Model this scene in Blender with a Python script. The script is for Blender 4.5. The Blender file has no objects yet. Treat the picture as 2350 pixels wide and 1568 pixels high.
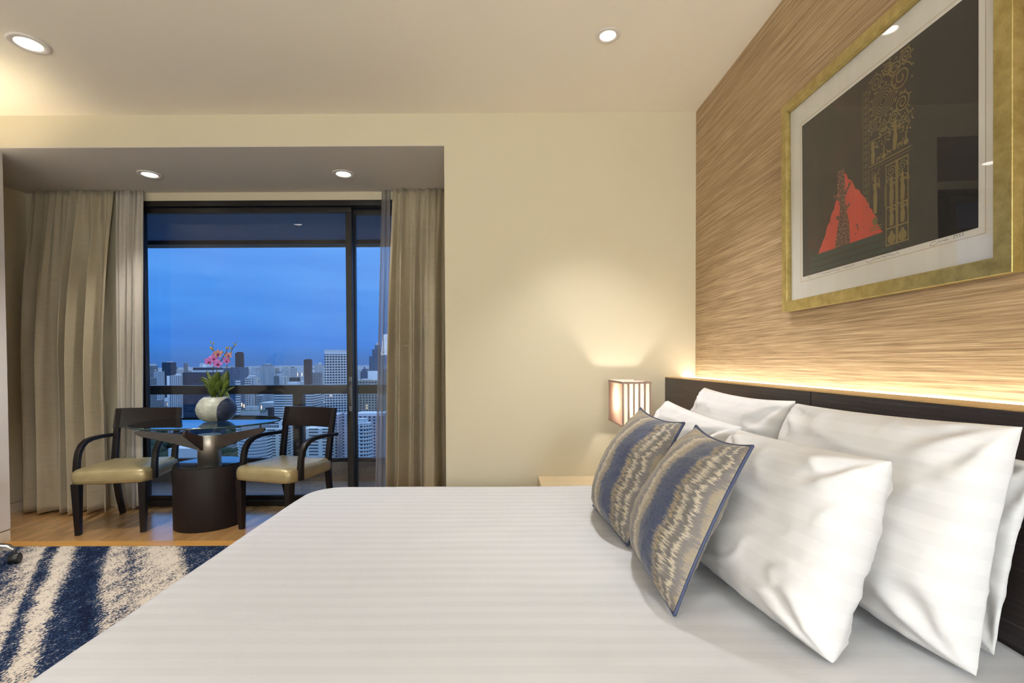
import bpy, bmesh, math, random
from math import sin, cos, pi, sqrt, radians, floor, exp
from mathutils import Vector, Matrix, noise as mnoise

random.seed(7)
S = bpy.context.scene
COL = S.collection

# ------------------------------------------------------------------ camera
EYE = Vector((0.0, 0.0, 1.2))
F_PX, CX, CY = 1113.22, 1150.15, 849.76
YAW, PITCH, ROLL = 0.0031, -0.0172, -0.0042
cam_data = bpy.data.cameras.new('camera')
cam = bpy.data.objects.new('camera', cam_data)
COL.objects.link(cam)
cam_data.sensor_fit = 'HORIZONTAL'
cam_data.sensor_width = 36.0
cam_data.lens = F_PX / 2350 * 36.0
cam_data.shift_x = (1175 - CX) / 2350
cam_data.shift_y = (CY - 784) / 2350
cam_data.clip_start = 0.02
cam_data.clip_end = 30000
CAM_ROT = Matrix.Rotation(YAW, 3, 'Z') @ Matrix.Rotation(PITCH, 3, 'X') @ Matrix.Rotation(-ROLL, 3, 'Y')
cam.matrix_world = Matrix.Translation(EYE) @ (CAM_ROT @ Matrix.Rotation(pi / 2, 3, 'X')).to_4x4()
S.camera = cam


def ray(px, py):
    return CAM_ROT @ Vector(((px - CX) / F_PX, 1.0, -(py - CY) / F_PX))


def at(px, py, Y):          # the point at depth Y that the photograph shows at (px, py)
    d = ray(px, py)
    return EYE + d * (Y / d.y)


def on_wall(px, py, X):     # the same on a plane of constant X
    d = ray(px, py)
    return EYE + d * (X / d.x)


# ------------------------------------------------------------------ colour / render settings
S.view_settings.view_transform = 'Standard'
S.view_settings.look = 'None'
S.view_settings.exposure = 0.0
S.view_settings.gamma = 1.0
S.view_settings.use_curve_mapping = False
cy = S.cycles
cy.max_bounces = 10
cy.diffuse_bounces = 5
cy.glossy_bounces = 5
cy.transmission_bounces = 6
cy.transparent_max_bounces = 16
cy.caustics_reflective = False
cy.caustics_refractive = False
cy.sample_clamp_indirect = 5.0
cy.use_denoising = True


def lin(r, g, b):
    f = lambda c: (c / 255) / 12.92 if c / 255 <= 0.04045 else ((c / 255 + 0.055) / 1.055) ** 2.4
    return (f(r), f(g), f(b), 1.0)


# ------------------------------------------------------------------ sky at blue hour
W = bpy.data.worlds.new('dusk_sky')
S.world = W
W.use_nodes = True
nt = W.node_tree
nt.nodes.clear()
wo = nt.nodes.new('ShaderNodeOutputWorld')
bg = nt.nodes.new('ShaderNodeBackground')
tc = nt.nodes.new('ShaderNodeTexCoord')
sx = nt.nodes.new('ShaderNodeSeparateXYZ')
rmp = nt.nodes.new('ShaderNodeValToRGB')
mp = nt.nodes.new('ShaderNodeMapping')
nz = nt.nodes.new('ShaderNodeTexNoise')
cr2 = nt.nodes.new('ShaderNodeValToRGB')
mxc = nt.nodes.new('ShaderNodeMix')
mxc.data_type = 'RGBA'
mxc.blend_type = 'MULTIPLY'
nt.links.new(tc.outputs['Generated'], sx.inputs[0])
nt.links.new(sx.outputs['Z'], rmp.inputs[0])
el = rmp.color_ramp.elements
el[0].position = 0.0
el[0].color = lin(66, 116, 190)
el[1].position = 1.0
el[1].color = (0.8, 1.2, 2.0, 1)
for p, c in ((0.012, (62, 120, 200)), (0.035, (62, 131, 224)), (0.11, (72, 146, 236)), (0.20, (92, 158, 243)),
             (0.25, (106, 168, 250)), (0.42, (0.45, 0.72, 1.25))):
    e = el.new(p)
    e.color = lin(*c) if max(c) > 3 else tuple(c) + (1,)
mp.inputs['Scale'].default_value = (3, 3, 22)
nt.links.new(tc.outputs['Generated'], mp.inputs[0])
nt.links.new(mp.outputs[0], nz.inputs['Vector'])
nz.inputs['Scale'].default_value = 1.4
nz.inputs['Detail'].default_value = 6
nt.links.new(nz.outputs[0], cr2.inputs[0])
cr2.color_ramp.elements[0].position = 0.3
cr2.color_ramp.elements[0].color = (0.86, 0.88, 0.93, 1)
cr2.color_ramp.elements[1].position = 0.62
cr2.color_ramp.elements[1].color = (1.08, 1.04, 1.0, 1)
mxc.inputs['Factor'].default_value = 1.0
nt.links.new(rmp.outputs[0], mxc.inputs[6])
nt.links.new(cr2.outputs[0], mxc.inputs[7])
nt.links.new(mxc.outputs[2], bg.inputs['Color'])
bg.inputs['Strength'].default_value = 1.12
nt.links.new(bg.outputs[0], wo.inputs[0])

WARM = (1.0, 0.97, 0.92)
NEUTRAL = (0.97, 0.98, 1.0)

# room dimensions (metres)
XW, XL, XS = 1.268, -3.35, -3.954
H, ZB = 2.8245, 2.618
DF, DL, YW, YC = 3.195, 3.2745, 4.04, 3.141
XR = -0.377
YB = -2.6
HB_X, HB_Z = 1.067, 1.094
BED_Z = 0.60


# ================================================================== materials
def node_mat(name):
    m = bpy.data.materials.new(name)
    m.use_nodes = True
    t = m.node_tree
    return m, t, t.nodes['Principled BSDF']


def mat(name, col, rough=0.5, metal=0.0, spec=0.5, emis=None, estr=0.0, coat=0.0, sheen=0.0):
    m, t, p = node_mat(name)
    p.inputs['Base Color'].default_value = col
    p.inputs['Roughness'].default_value = rough
    p.inputs['Metallic'].default_value = metal
    p.inputs['Specular IOR Level'].default_value = spec
    p.inputs['Coat Weight'].default_value = coat
    p.inputs['Sheen Weight'].default_value = sheen
    if emis:
        p.inputs['Emission Color'].default_value = emis
        p.inputs['Emission Strength'].default_value = estr
    return m


def N(t, kind, **kw):
    n = t.nodes.new('ShaderNode' + kind)
    for k, v in kw.items():
        setattr(n, k, v)
    return n


def math_node(t, op, a, b=None, c=None):
    n = N(t, 'Math', operation=op)
    for i, v in enumerate((a, b, c)):
        if v is None:
            continue
        if isinstance(v, (int, float)):
            n.inputs[i].default_value = v
        else:
            t.links.new(v, n.inputs[i])
    return n.outputs[0]


def ramp(t, fac, stops, interp='LINEAR'):
    r = N(t, 'ValToRGB')
    r.color_ramp.interpolation = interp
    e = r.color_ramp.elements
    e[0].position, e[0].color = stops[0]
    e[1].position, e[1].color = stops[-1]
    for p, c in stops[1:-1]:
        x = e.new(p)
        x.color = c
    t.links.new(fac, r.inputs[0])
    return r.outputs[0]


def mixc(t, fac, a, b, blend='MIX'):
    n = N(t, 'Mix', data_type='RGBA', blend_type=blend)
    if isinstance(fac, (int, float)):
        n.inputs[0].default_value = fac
    else:
        t.links.new(fac, n.inputs[0])
    for i, v in ((6, a), (7, b)):
        if isinstance(v, tuple):
            n.inputs[i].default_value = v
        else:
            t.links.new(v, n.inputs[i])
    return n.outputs[2]


def coords(t, which='Object', scale=(1, 1, 1), rot=(0, 0, 0), loc=(0, 0, 0)):
    c = N(t, 'TexCoord')
    m = N(t, 'Mapping')
    m.inputs['Scale'].default_value = scale
    m.inputs['Rotation'].default_value = rot
    m.inputs['Location'].default_value = loc
    t.links.new(c.outputs[which], m.inputs[0])
    return m.outputs[0]


def noise(t, vec, scale=5, detail=4, rough=0.5, dist=0.0, out=0):
    n = N(t, 'TexNoise')
    n.inputs['Scale'].default_value = scale
    n.inputs['Detail'].default_value = detail
    n.inputs['Roughness'].default_value = rough
    n.inputs['Distortion'].default_value = dist
    t.links.new(vec, n.inputs['Vector'])
    return n.outputs[out]


def bump(t, p, height, strength=0.3, dist=0.002):
    b = N(t, 'Bump')
    b.inputs['Strength'].default_value = strength
    b.inputs['Distance'].default_value = dist
    t.links.new(height, b.inputs['Height'])
    t.links.new(b.outputs[0], p.inputs['Normal'])


def paint(name, col, rough=0.75):
    m, t, p = node_mat(name)
    v = coords(t)
    n = noise(t, v, 90, 3)
    p.inputs['Base Color'].default_value = col
    p.inputs['Roughness'].default_value = rough
    p.inputs['Specular IOR Level'].default_value = 0.25
    bump(t, p, n, 0.08, 0.001)
    return m


def fabric(name, a, b, rough=0.8, sheen=0.2, scale=(1, 1, 1), weave=900, bumps=0.25):
    m, t, p = node_mat(name)
    v = coords(t, scale=scale)
    n = noise(t, v, weave, 2)
    n2 = noise(t, v, 6, 3)
    f = math_node(t, 'ADD', math_node(t, 'MULTIPLY', n, 0.6), math_node(t, 'MULTIPLY', n2, 0.4))
    t.links.new(ramp(t, f, [(0.35, a), (0.65, b)]), p.inputs['Base Color'])
    p.inputs['Roughness'].default_value = rough
    p.inputs['Sheen Weight'].default_value = sheen
    p.inputs['Specular IOR Level'].default_value = 0.3
    bump(t, p, n, bumps, 0.0006)
    return m


def arch_glass(name, tint, ior=1.45, gloss=(1, 1, 1, 1), rough=0.0, power=5.0):
    m = bpy.data.materials.new(name)
    m.use_nodes = True
    t = m.node_tree
    t.nodes.clear()
    o = N(t, 'OutputMaterial')
    mx = N(t, 'MixShader')
    lw = N(t, 'LayerWeight')
    lw.inputs['Blend'].default_value = 0.5
    f0 = ((ior - 1) / (ior + 1)) ** 2
    fr = math_node(t, 'ADD', math_node(t, 'MULTIPLY', math_node(t, 'POWER', lw.outputs['Facing'], power), 1 - f0), f0)
    tr = N(t, 'BsdfTransparent')
    tr.inputs['Color'].default_value = tint
    gl = N(t, 'BsdfGlossy')
    gl.inputs['Roughness'].default_value = rough
    gl.inputs['Color'].default_value = gloss
    t.links.new(fr, mx.inputs[0])
    t.links.new(tr.outputs[0], mx.inputs[1])
    t.links.new(gl.outputs[0], mx.inputs[2])
    t.links.new(mx.outputs[0], o.inputs[0])
    return m


M = {}
M['wall'] = paint('wall_paint', lin(214, 203, 176))
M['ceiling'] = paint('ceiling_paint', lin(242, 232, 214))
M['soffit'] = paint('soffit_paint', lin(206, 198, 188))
M['panel'] = paint('left_panel', lin(214, 205, 196), 0.6)
M['skirting'] = paint('skirting_paint', lin(214, 205, 186), 0.5)


def grasscloth():
    m, t, p = node_mat('grasscloth')
    v = coords(t, scale=(1, 1.7, 140))
    n = noise(t, v, 1.0, 2, 0.5, 0.15)
    v2 = coords(t, scale=(1, 6, 210), loc=(3, 1, 4))
    n2 = noise(t, v2, 1.0, 3, 0.6, 0.1)
    v3 = coords(t, scale=(1, 0.8, 3))
    n3 = noise(t, v3, 1.4, 3)
    f = math_node(t, 'ADD', math_node(t, 'MULTIPLY', n, 0.5), math_node(t, 'MULTIPLY', n2, 0.5))
    c = ramp(t, f, [(0.32, lin(106, 84, 60)), (0.43, lin(150, 124, 93)), (0.52, lin(174, 148, 114)), (0.61, lin(196, 170, 136)),
                    (0.74, lin(220, 200, 168))])
    c = mixc(t, math_node(t, 'MULTIPLY', n3, 0.5), c, lin(172, 144, 110), 'MIX')
    t.links.new(c, p.inputs['Base Color'])
    p.inputs['Roughness'].default_value = 0.62
    p.inputs['Specular IOR Level'].default_value = 0.35
    bump(t, p, f, 0.9, 0.004)
    return m


M['grasscloth'] = grasscloth()


def oak():
    m, t, p = node_mat('oak_planks')
    c = N(t, 'TexCoord')
    s = N(t, 'SeparateXYZ')
    t.links.new(c.outputs['Object'], s.inputs[0])
    cb = N(t, 'CombineXYZ')
    t.links.new(s.outputs['Y'], cb.inputs[0])
    t.links.new(s.outputs['X'], cb.inputs[1])
    br = N(t, 'TexBrick')
    br.offset = 0.37
    br.inputs['Scale'].default_value = 1.0
    br.inputs['Brick Width'].default_value = 0.62
    br.inputs['Row Height'].default_value = 0.072
    br.inputs['Mortar Size'].default_value = 0.0006
    br.inputs['Mortar Smooth'].default_value = 0.2
    br.inputs['Bias'].default_value = 0.0
    br.inputs['Color1'].default_value = lin(190, 142, 86)
    br.inputs['Color2'].default_value = lin(158, 112, 66)
    br.inputs['Mortar'].default_value = lin(104, 70, 40)
    t.links.new(cb.outputs[0], br.inputs['Vector'])
    v = coords(t, scale=(60, 2.2, 1))
    g = noise(t, v, 1.2, 5, 0.6, 0.4)
    col = mixc(t, 0.55, br.outputs['Color'], ramp(t, g, [(0.3, lin(150, 104, 60)), (0.7, lin(204, 160, 104))]), 'MIX')
    t.links.new(col, p.inputs['Base Color'])
    p.inputs['Roughness'].default_value = 0.24
    p.inputs['Specular IOR Level'].default_value = 0.6
    p.inputs['Coat Weight'].default_value = 0.75
    p.inputs['Coat IOR'].default_value = 1.7
    p.inputs['Coat Roughness'].default_value = 0.15
    bump(t, p, br.outputs['Fac'], 0.15, -0.0006)
    return m


M['oak'] = oak()


def wood_plain(name, a, b, rough=0.3, scale=(4, 60, 60), spec=0.5, coat=0.0):
    m, t, p = node_mat(name)
    v = coords(t, scale=scale)
    g = noise(t, v, 1.0, 5, 0.6, 0.5)
    t.links.new(ramp(t, g, [(0.3, a), (0.7, b)]), p.inputs['Base Color'])
    p.inputs['Roughness'].default_value = rough
    p.inputs['Specular IOR Level'].default_value = spec
    p.inputs['Coat Weight'].default_value = coat
    return m


M['oak_strip'] = wood_plain('oak_strip', lin(178, 126, 58), lin(204, 152, 80), 0.3, (2, 50, 1))
M['wenge'] = wood_plain('dark_stained_wood', lin(14, 10, 10), lin(25, 18, 17), 0.34, (30, 30, 3), 0.3)
M['fin_wood'] = wood_plain('fin_wood', lin(42, 32, 28), lin(60, 46, 39), 0.45, (6, 6, 60))
M['drum'] = wood_plain('drum_wood', lin(24, 18, 18), lin(32, 25, 24), 0.55, (60, 60, 2), 0.2)
M['nightstand'] = wood_plain('pale_lacquer', lin(216, 194, 156), lin(224, 203, 166), 0.4, (2, 20, 2))


def headboard_wood():
    m, t, p = node_mat('headboard_wood')
    v = coords(t, scale=(1, 1.3, 26))
    g = noise(t, v, 1.6, 3, 0.5, 1.2)
    w = N(t, 'TexWave', wave_type='BANDS', bands_direction='Z')
    w.inputs['Scale'].default_value = 24
    w.inputs['Distortion'].default_value = 5.0
    w.inputs['Detail'].default_value = 3
    w.inputs['Detail Scale'].default_value = 0.9
    t.links.new(coords(t, scale=(0.4, 0.35, 1)), w.inputs['Vector'])
    f = math_node(t, 'MULTIPLY', w.outputs['Fac'], math_node(t, 'ADD', g, 0.2))
    t.links.new(ramp(t, f, [(0.45, lin(44, 38, 38)), (0.72, lin(55, 48, 48)), (0.86, lin(84, 78, 80))]), p.inputs['Base Color'])
    p.inputs['Roughness'].default_value = 0.42
    bump(t, p, f, 0.15, 0.001)
    return m


M['headboard'] = headboard_wood()


def carpet():
    m, t, p = node_mat('abstract_carpet')
    # woven streaks run diagonally across the floor: turn first, then stretch
    cs = N(t, 'TexCoord')
    mp_ = N(t, 'Mapping', vector_type='TEXTURE')
    mp_.inputs['Rotation'].default_value = (0, 0, radians(37))
    mp_.inputs['Scale'].default_value = (1, 4.5, 1)
    t.links.new(cs.outputs['Object'], mp_.inputs[0])
    sp = N(t, 'SeparateXYZ')
    t.links.new(mp_.outputs[0], sp.inputs[0])
    wob = math_node(t, 'MULTIPLY', math_node(t, 'SUBTRACT', noise(t, mp_.outputs[0], 3.5, 3, 0.55), 0.5), 0.13)
    sv = math_node(t, 'DIVIDE', math_node(t, 'ADD', math_node(t, 'ADD', sp.outputs['X'], wob), 3.0), 4.0)
    K = lambda s_: (s_ + 3.0) / 4.0
    stops = [(0.0, 0), (K(-2.3), 1), (K(-2.1), 0), (K(-1.7), 1), (K(-1.5), 0), (K(-1.2), 1), (K(-1.05), 0.2), (K(-0.85), 0.75), (K(-0.66), 0.15), (K(-0.54), 0.7), (K(-0.505), 0.9), (K(-0.47), 0.2),
             (K(-0.445), 0.1), (K(-0.40), 0.95), (K(-0.355), 0.85), (K(-0.305), 0.05), (K(-0.195), 0.05), (K(-0.15), 0.8), (K(-0.06), 0.5), (K(0.05), 0.78), (K(0.17), 0.85),
             (K(0.225), 0.1), (K(0.42), 0.1), (K(0.5), 0.9), (1.0, 0.2)]
    prof = ramp(t, sv, [(p_, (v_, v_, v_, 1)) for p_, v_ in stops])
    pn = noise(t, mp_.outputs[0], 7, 3, 0.6)
    big = math_node(t, 'ADD', math_node(t, 'MULTIPLY', math_node(t, 'SUBTRACT', prof, 0.5), 0.20),
                    math_node(t, 'ADD', math_node(t, 'MULTIPLY', math_node(t, 'SUBTRACT', pn, 0.5), 0.22), 0.515))
    mid = noise(t, coords(t, scale=(1, 0.4, 1)), 16, 5, 0.62)
    fine = noise(t, coords(t, scale=(1, 0.6, 1)), 130, 2.5, 0.7)
    f = math_node(t, 'ADD', math_node(t, 'ADD', big, math_node(t, 'MULTIPLY', math_node(t, 'SUBTRACT', mid, 0.5), 0.26)),
                  math_node(t, 'MULTIPLY', math_node(t, 'SUBTRACT', fine, 0.5), 0.55))
    c = ramp(t, f, [(0.30, lin(12, 14, 26)), (0.42, lin(14, 24, 52)), (0.475, lin(44, 68, 98)), (0.50, lin(20, 28, 52)),
                    (0.53, lin(172, 160, 146)), (0.62, lin(214, 202, 186)), (0.78, lin(180, 166, 146))])
    t.links.new(c, p.inputs['Base Color'])
    p.inputs['Roughness'].default_value = 0.95
    p.inputs['Specular IOR Level'].default_value = 0.1
    bump(t, p, fine, 0.8, 0.006)
    return m


M['carpet'] = carpet()


def satin(name, coord, pitch, axis, base=(226, 225, 224), duty=0.5, dark=0.93):
    """white sateen with woven stripes; axis of the coordinate the stripes repeat along"""
    m, t, p = node_mat(name)
    c = N(t, 'TexCoord')
    s = N(t, 'SeparateXYZ')
    t.links.new(c.outputs[coord], s.inputs[0])
    wob = noise(t, coords(t, coord), 3.0, 2)
    val = math_node(t, 'ADD', s.outputs[axis], math_node(t, 'MULTIPLY', math_node(t, 'SUBTRACT', wob, 0.5), 0.012))
    fr = math_node(t, 'FRACT', math_node(t, 'DIVIDE', val, pitch))
    tri = math_node(t, 'ABSOLUTE', math_node(t, 'SUBTRACT', fr, 0.5))
    msk = ramp(t, tri, [(0.235, (0, 0, 0, 1)), (0.265, (1, 1, 1, 1))])
    b = lin(*base)
    d = tuple(x * dark for x in b[:3]) + (1,)
    t.links.new(mixc(t, msk, b, d), p.inputs['Base Color'])
    rr = math_node(t, 'ADD', math_node(t, 'MULTIPLY', msk, 0.22), 0.5)
    t.links.new(rr, p.inputs['Roughness'])
    p.inputs['Specular IOR Level'].default_value = 0.35
    p.inputs['Sheen Weight'].default_value = 0.05
    wr = noise(t, coords(t, 'Object'), 7, 4, 0.55, 0.6)
    bump(t, p, wr, 0.12, 0.02)
    return m


M['duvet'] = satin('striped_sateen_duvet', 'Object', 0.052, 'Y', (211, 211, 213), dark=0.962)
M['pillow'] = satin('striped_sateen_pillow', 'UV', 0.056, 'Y', (232, 230, 229), dark=0.955)
M['mattress'] = mat('white_ticking', lin(220, 218, 214), 0.8)


def ikat():
    m, t, p = node_mat('ikat_jacquard')
    c = N(t, 'TexCoord')
    s = N(t, 'SeparateXYZ')
    t.links.new(c.outputs['UV'], s.inputs[0])
    u, v = s.outputs['X'], s.outputs['Y']

    def streak(su, sv, seed, det=3, ro=0.6):
        cb = N(t, 'CombineXYZ')
        t.links.new(math_node(t, 'MULTIPLY', u, su), cb.inputs[0])
        t.links.new(math_node(t, 'MULTIPLY', v, sv), cb.inputs[1])
        cb.inputs[2].default_value = seed
        return noise(t, cb.outputs[0], 1.0, det, ro)
    slate, grey, cream, tan = lin(100, 98, 104), lin(112, 106, 102), lin(198, 186, 164), lin(160, 142, 110)
    taupe, navy, dark, silver = lin(142, 130, 110), lin(50, 62, 92), lin(98, 94, 88), lin(190, 178, 156)
    zones = [(0.05, grey, 0.05), (0.12, tan, 0.08), (0.25, taupe, 0.08), (0.36, grey, 0.06), (0.43, cream, 0.07), (0.49, tan, 0.09), (0.53, taupe, 0.08), (0.56, tan, 0.07),
             (0.575, slate, 0.08), (0.59, navy, 0.08), (0.795, slate, 0.08), (0.81, tan, 0.07), (0.835, dark, 0.07), (0.868, silver, 0.06), (0.895, grey, 0.06), (0.915, dark, 0.05),
             (0.935, cream, 0.05), (0.952, grey, 0.04), (0.985, taupe, 0.03)]
    col = None
    warp = math_node(t, 'MULTIPLY', math_node(t, 'SUBTRACT', streak(0.2, 3.0, 4.1, 2), 0.5), 0.10)
    uw = math_node(t, 'ADD', u, warp)
    for i, (b_, c_, amp) in enumerate(zones):
        jg = math_node(t, 'SUBTRACT', streak(1.6, 60 + 14 * (i % 3), 1.3 + i * 3.7, 5, 0.8), 0.5)
        m_ = math_node(t, 'GREATER_THAN', math_node(t, 'ADD', uw, math_node(t, 'MULTIPLY', jg, amp * 3.6)), b_)
        col = mixc(t, m_, slate if col is None else col, c_)
    q = uw
    fine = streak(30, 260, 2.2, 2)
    thr = streak(260, 10, 5.2, 1)
    col = mixc(t, math_node(t, 'MULTIPLY', ramp(t, fine, [(0.5, (0, 0, 0, 1)), (0.62, (1, 1, 1, 1))]), 0.35), col, grey)
    col = mixc(t, math_node(t, 'MULTIPLY', ramp(t, thr, [(0.5, (0, 0, 0, 1)), (0.6, (1, 1, 1, 1))]), 0.22), col, lin(90, 98, 126))
    t.links.new(col, p.inputs['Base Color'])
    met = ramp(t, q, [(0.5, (0.1, 0.1, 0.1, 1)), (0.66, (0.45, 0.45, 0.45, 1)), (0.95, (0.3, 0.3, 0.3, 1))])
    t.links.new(met, p.inputs['Metallic'])
    p.inputs['Roughness'].default_value = 0.48
    p.inputs['Sheen Weight'].default_value = 0.15
    bump(t, p, math_node(t, 'ADD', fine, math_node(t, 'MULTIPLY', streak(14, 60, 9.1, 3), 1.5)), 0.55, 0.003)
    return m


M['ikat'] = ikat()
M['piping_navy'] = mat('navy_piping', lin(52, 62, 92), 0.6)
M['piping_gold'] = mat('gold_piping', lin(170, 152, 116), 0.55, 0.2)


def curtain_mat(name, a, b, rough=0.6):
    m, t, p = node_mat(name)
    v = coords(t, scale=(14, 14, 420))
    n = noise(t, v, 1.0, 1.5, 0.4)
    n2 = noise(t, coords(t), 2, 2)
    f = math_node(t, 'ADD', math_node(t, 'MULTIPLY', n, 0.5), math_node(t, 'MULTIPLY', n2, 0.5))
    t.links.new(ramp(t, f, [(0.3, a), (0.7, b)]), p.inputs['Base Color'])
    p.inputs['Roughness'].default_value = rough
    p.inputs['Sheen Weight'].default_value = 0.15
    p.inputs['Specular IOR Level'].default_value = 0.4
    bump(t, p, n, 0.15, 0.001)
    return m


M['drape'] = curtain_mat('drape_satin', lin(154, 142, 118), lin(176, 164, 140))
M['lining'] = curtain_mat('grey_sheer_lining', lin(168, 160, 148), lin(188, 180, 168))


def sheer():
    m = bpy.data.materials.new('sheer_voile')
    m.use_nodes = True
    t = m.node_tree
    t.nodes.clear()
    o = N(t, 'OutputMaterial')
    mx = N(t, 'MixShader')
    mx.inputs[0].default_value = 0.62
    tr = N(t, 'BsdfTransparent')
    mx2 = N(t, 'MixShader')
    mx2.inputs[0].default_value = 0.4
    df = N(t, 'BsdfDiffuse')
    df.inputs[0].default_value = lin(176, 168, 164)
    tl = N(t, 'BsdfTranslucent')
    tl.inputs[0].default_value = lin(180, 176, 172)
    t.links.new(df.outputs[0], mx2.inputs[1])
    t.links.new(tl.outputs[0], mx2.inputs[2])
    t.links.new(tr.outputs[0], mx.inputs[1])
    t.links.new(mx2.outputs[0], mx.inputs[2])
    t.links.new(mx.outputs[0], o.inputs[0])
    return m


M['sheer'] = sheer()
M['alu'] = mat('dark_anodised_aluminium', lin(26, 22, 21), 0.38, 0.2)
M['handle'] = mat('grey_handle_metal', lin(92, 92, 98), 0.4, 0.6)
M['rail'] = mat('dark_brown_rail', lin(36, 28, 26), 0.4)
M['pane'] = arch_glass('window_glass', (0.95, 0.97, 0.98, 1), 1.38)
M['pane_b'] = arch_glass('balustrade_glass', (0.95, 0.97, 0.98, 1), 1.2)
M['table_glass'] = arch_glass('table_glass', (0.80, 0.88, 0.88, 1), 2.0, power=2.6)
M['glass_edge'] = mat('glass_edge', lin(22, 52, 56), 0.08, 0, 0.8)
M['picture_glass'] = arch_glass('picture_glass', (0.97, 0.97, 0.97, 1), 1.45)
M['steel'] = mat('brushed_steel', lin(196, 186, 174), 0.44, 1.0)
M['chrome'] = mat('polished_chrome', lin(226, 224, 222), 0.2, 1.0)
M['black_plastic'] = mat('black_plastic', lin(24, 24, 26), 0.45)
M['plinth_glass'] = mat('black_glass_top', lin(14, 16, 22), 0.04, 0, 0.9, coat=1.0)
M['trim_white'] = mat('downlight_trim', lin(222, 214, 204), 0.4)
M['reflector'] = mat('downlight_reflector', lin(220, 222, 226), 0.15, 1.0)
M['lamp_glow'] = mat('downlight_lamp', (1, 1, 1, 1), 0.4, emis=(1, 0.96, 0.9, 1), estr=9.0)
M['led'] = mat('led_strip', (1, 1, 1, 1), 0.4, emis=(1, 0.95, 0.80, 1), estr=6.2)
M['lip_oak'] = wood_plain('ledge_veneer', lin(186, 152, 98), lin(200, 166, 112), 0.4, (20, 2, 20))
M['bulb'] = mat('lamp_bulb', (1, 1, 1, 1), 0.4, emis=(1, 0.93, 0.84, 1), estr=250.0)


def leather():
    m, t, p = node_mat('gold_leatherette')
    v = coords(t)
    n = noise(t, v, 14, 3, 0.5)
    g = noise(t, v, 260, 2, 0.5)
    t.links.new(ramp(t, n, [(0.3, lin(150, 134, 96)), (0.7, lin(168, 152, 112))]), p.inputs['Base Color'])
    p.inputs['Metallic'].default_value = 0.35
    p.inputs['Roughness'].default_value = 0.33
    bump(t, p, math_node(t, 'ADD', math_node(t, 'MULTIPLY', g, 0.4), n), 0.15, 0.002)
    return m


M['leather'] = leather()


def gold_leaf():
    m, t, p = node_mat('gold_leaf_frame')
    v = coords(t)
    n = noise(t, v, 26, 5, 0.65)
    sp = noise(t, v, 190, 2, 0.5)
    c = ramp(t, n, [(0.3, lin(158, 140, 82)), (0.7, lin(194, 176, 116))])
    c = mixc(t, ramp(t, sp, [(0.7, (0, 0, 0, 1)), (0.76, (1, 1, 1, 1))]), c, lin(104, 86, 48))
    t.links.new(c, p.inputs['Base Color'])
    p.inputs['Metallic'].default_value = 0.75
    t.links.new(math_node(t, 'ADD', math_node(t, 'MULTIPLY', n, 0.2), 0.26), p.inputs['Roughness'])
    bump(t, p, n, 0.1, 0.001)
    return m


M['gold_leaf'] = gold_leaf()


def mount_board():
    m, t, p = node_mat('mount_board')
    v = coords(t, scale=(1, 8, 1))
    n = noise(t, v, 3.5, 4, 0.6)
    t.links.new(ramp(t, n, [(0.3, lin(246, 241, 228)), (0.7, lin(252, 248, 238))]), p.inputs['Base Color'])
    p.inputs['Roughness'].default_value = 0.9
    return m


M['mount'] = mount_board()
M['ink'] = mat('pencil_ink', lin(60, 58, 56), 0.8)
M['mount_line'] = mat('mount_gilt_line', lin(186, 150, 100), 0.7)


def print_ground():
    m, t, p = node_mat('print_ground')
    v = coords(t, scale=(1, 1.6, 0.8))
    n = noise(t, v, 7, 6, 0.7, 0.6)
    n2 = noise(t, v, 34, 4, 0.7)
    f = math_node(t, 'ADD', math_node(t, 'MULTIPLY', n, 0.75), math_node(t, 'MULTIPLY', n2, 0.25))
    t.links.new(ramp(t, f, [(0.36, lin(32, 27, 23)), (0.5, lin(46, 35, 29)), (0.62, lin(62, 38, 32)), (0.76, lin(92, 42, 36))]), p.inputs['Base Color'])
    p.inputs['Roughness'].default_value = 0.8
    return m


def print_flame():
    m, t, p = node_mat('print_flame')
    v = coords(t)
    n = noise(t, v, 46, 4, 0.62)
    t.links.new(ramp(t, n, [(0.62, lin(200, 66, 52)), (0.68, lin(70, 40, 32))]), p.inputs['Base Color'])
    p.inputs['Roughness'].default_value = 0.8
    return m


def print_bark():
    m, t, p = node_mat('print_bark')
    v = coords(t)
    n = noise(t, v, 190, 3, 0.6)
    t.links.new(ramp(t, n, [(0.45, lin(62, 38, 30)), (0.56, lin(120, 66, 50)), (0.66, lin(206, 160, 130))]), p.inputs['Base Color'])
    p.inputs['Roughness'].default_value = 0.8
    return m


M['print_ground'] = print_ground()
M['print_flame'] = print_flame()
M['print_bark'] = print_bark()
M['print_black'] = mat('print_black', lin(32, 29, 28), 0.75)
M['print_green'] = mat('print_green', lin(40, 56, 50), 0.8)
M['print_gold'] = mat('print_gold', lin(128, 108, 58), 0.7)
M['print_gold_dim'] = mat('print_gold_dim', lin(116, 100, 58), 0.8)


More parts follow.
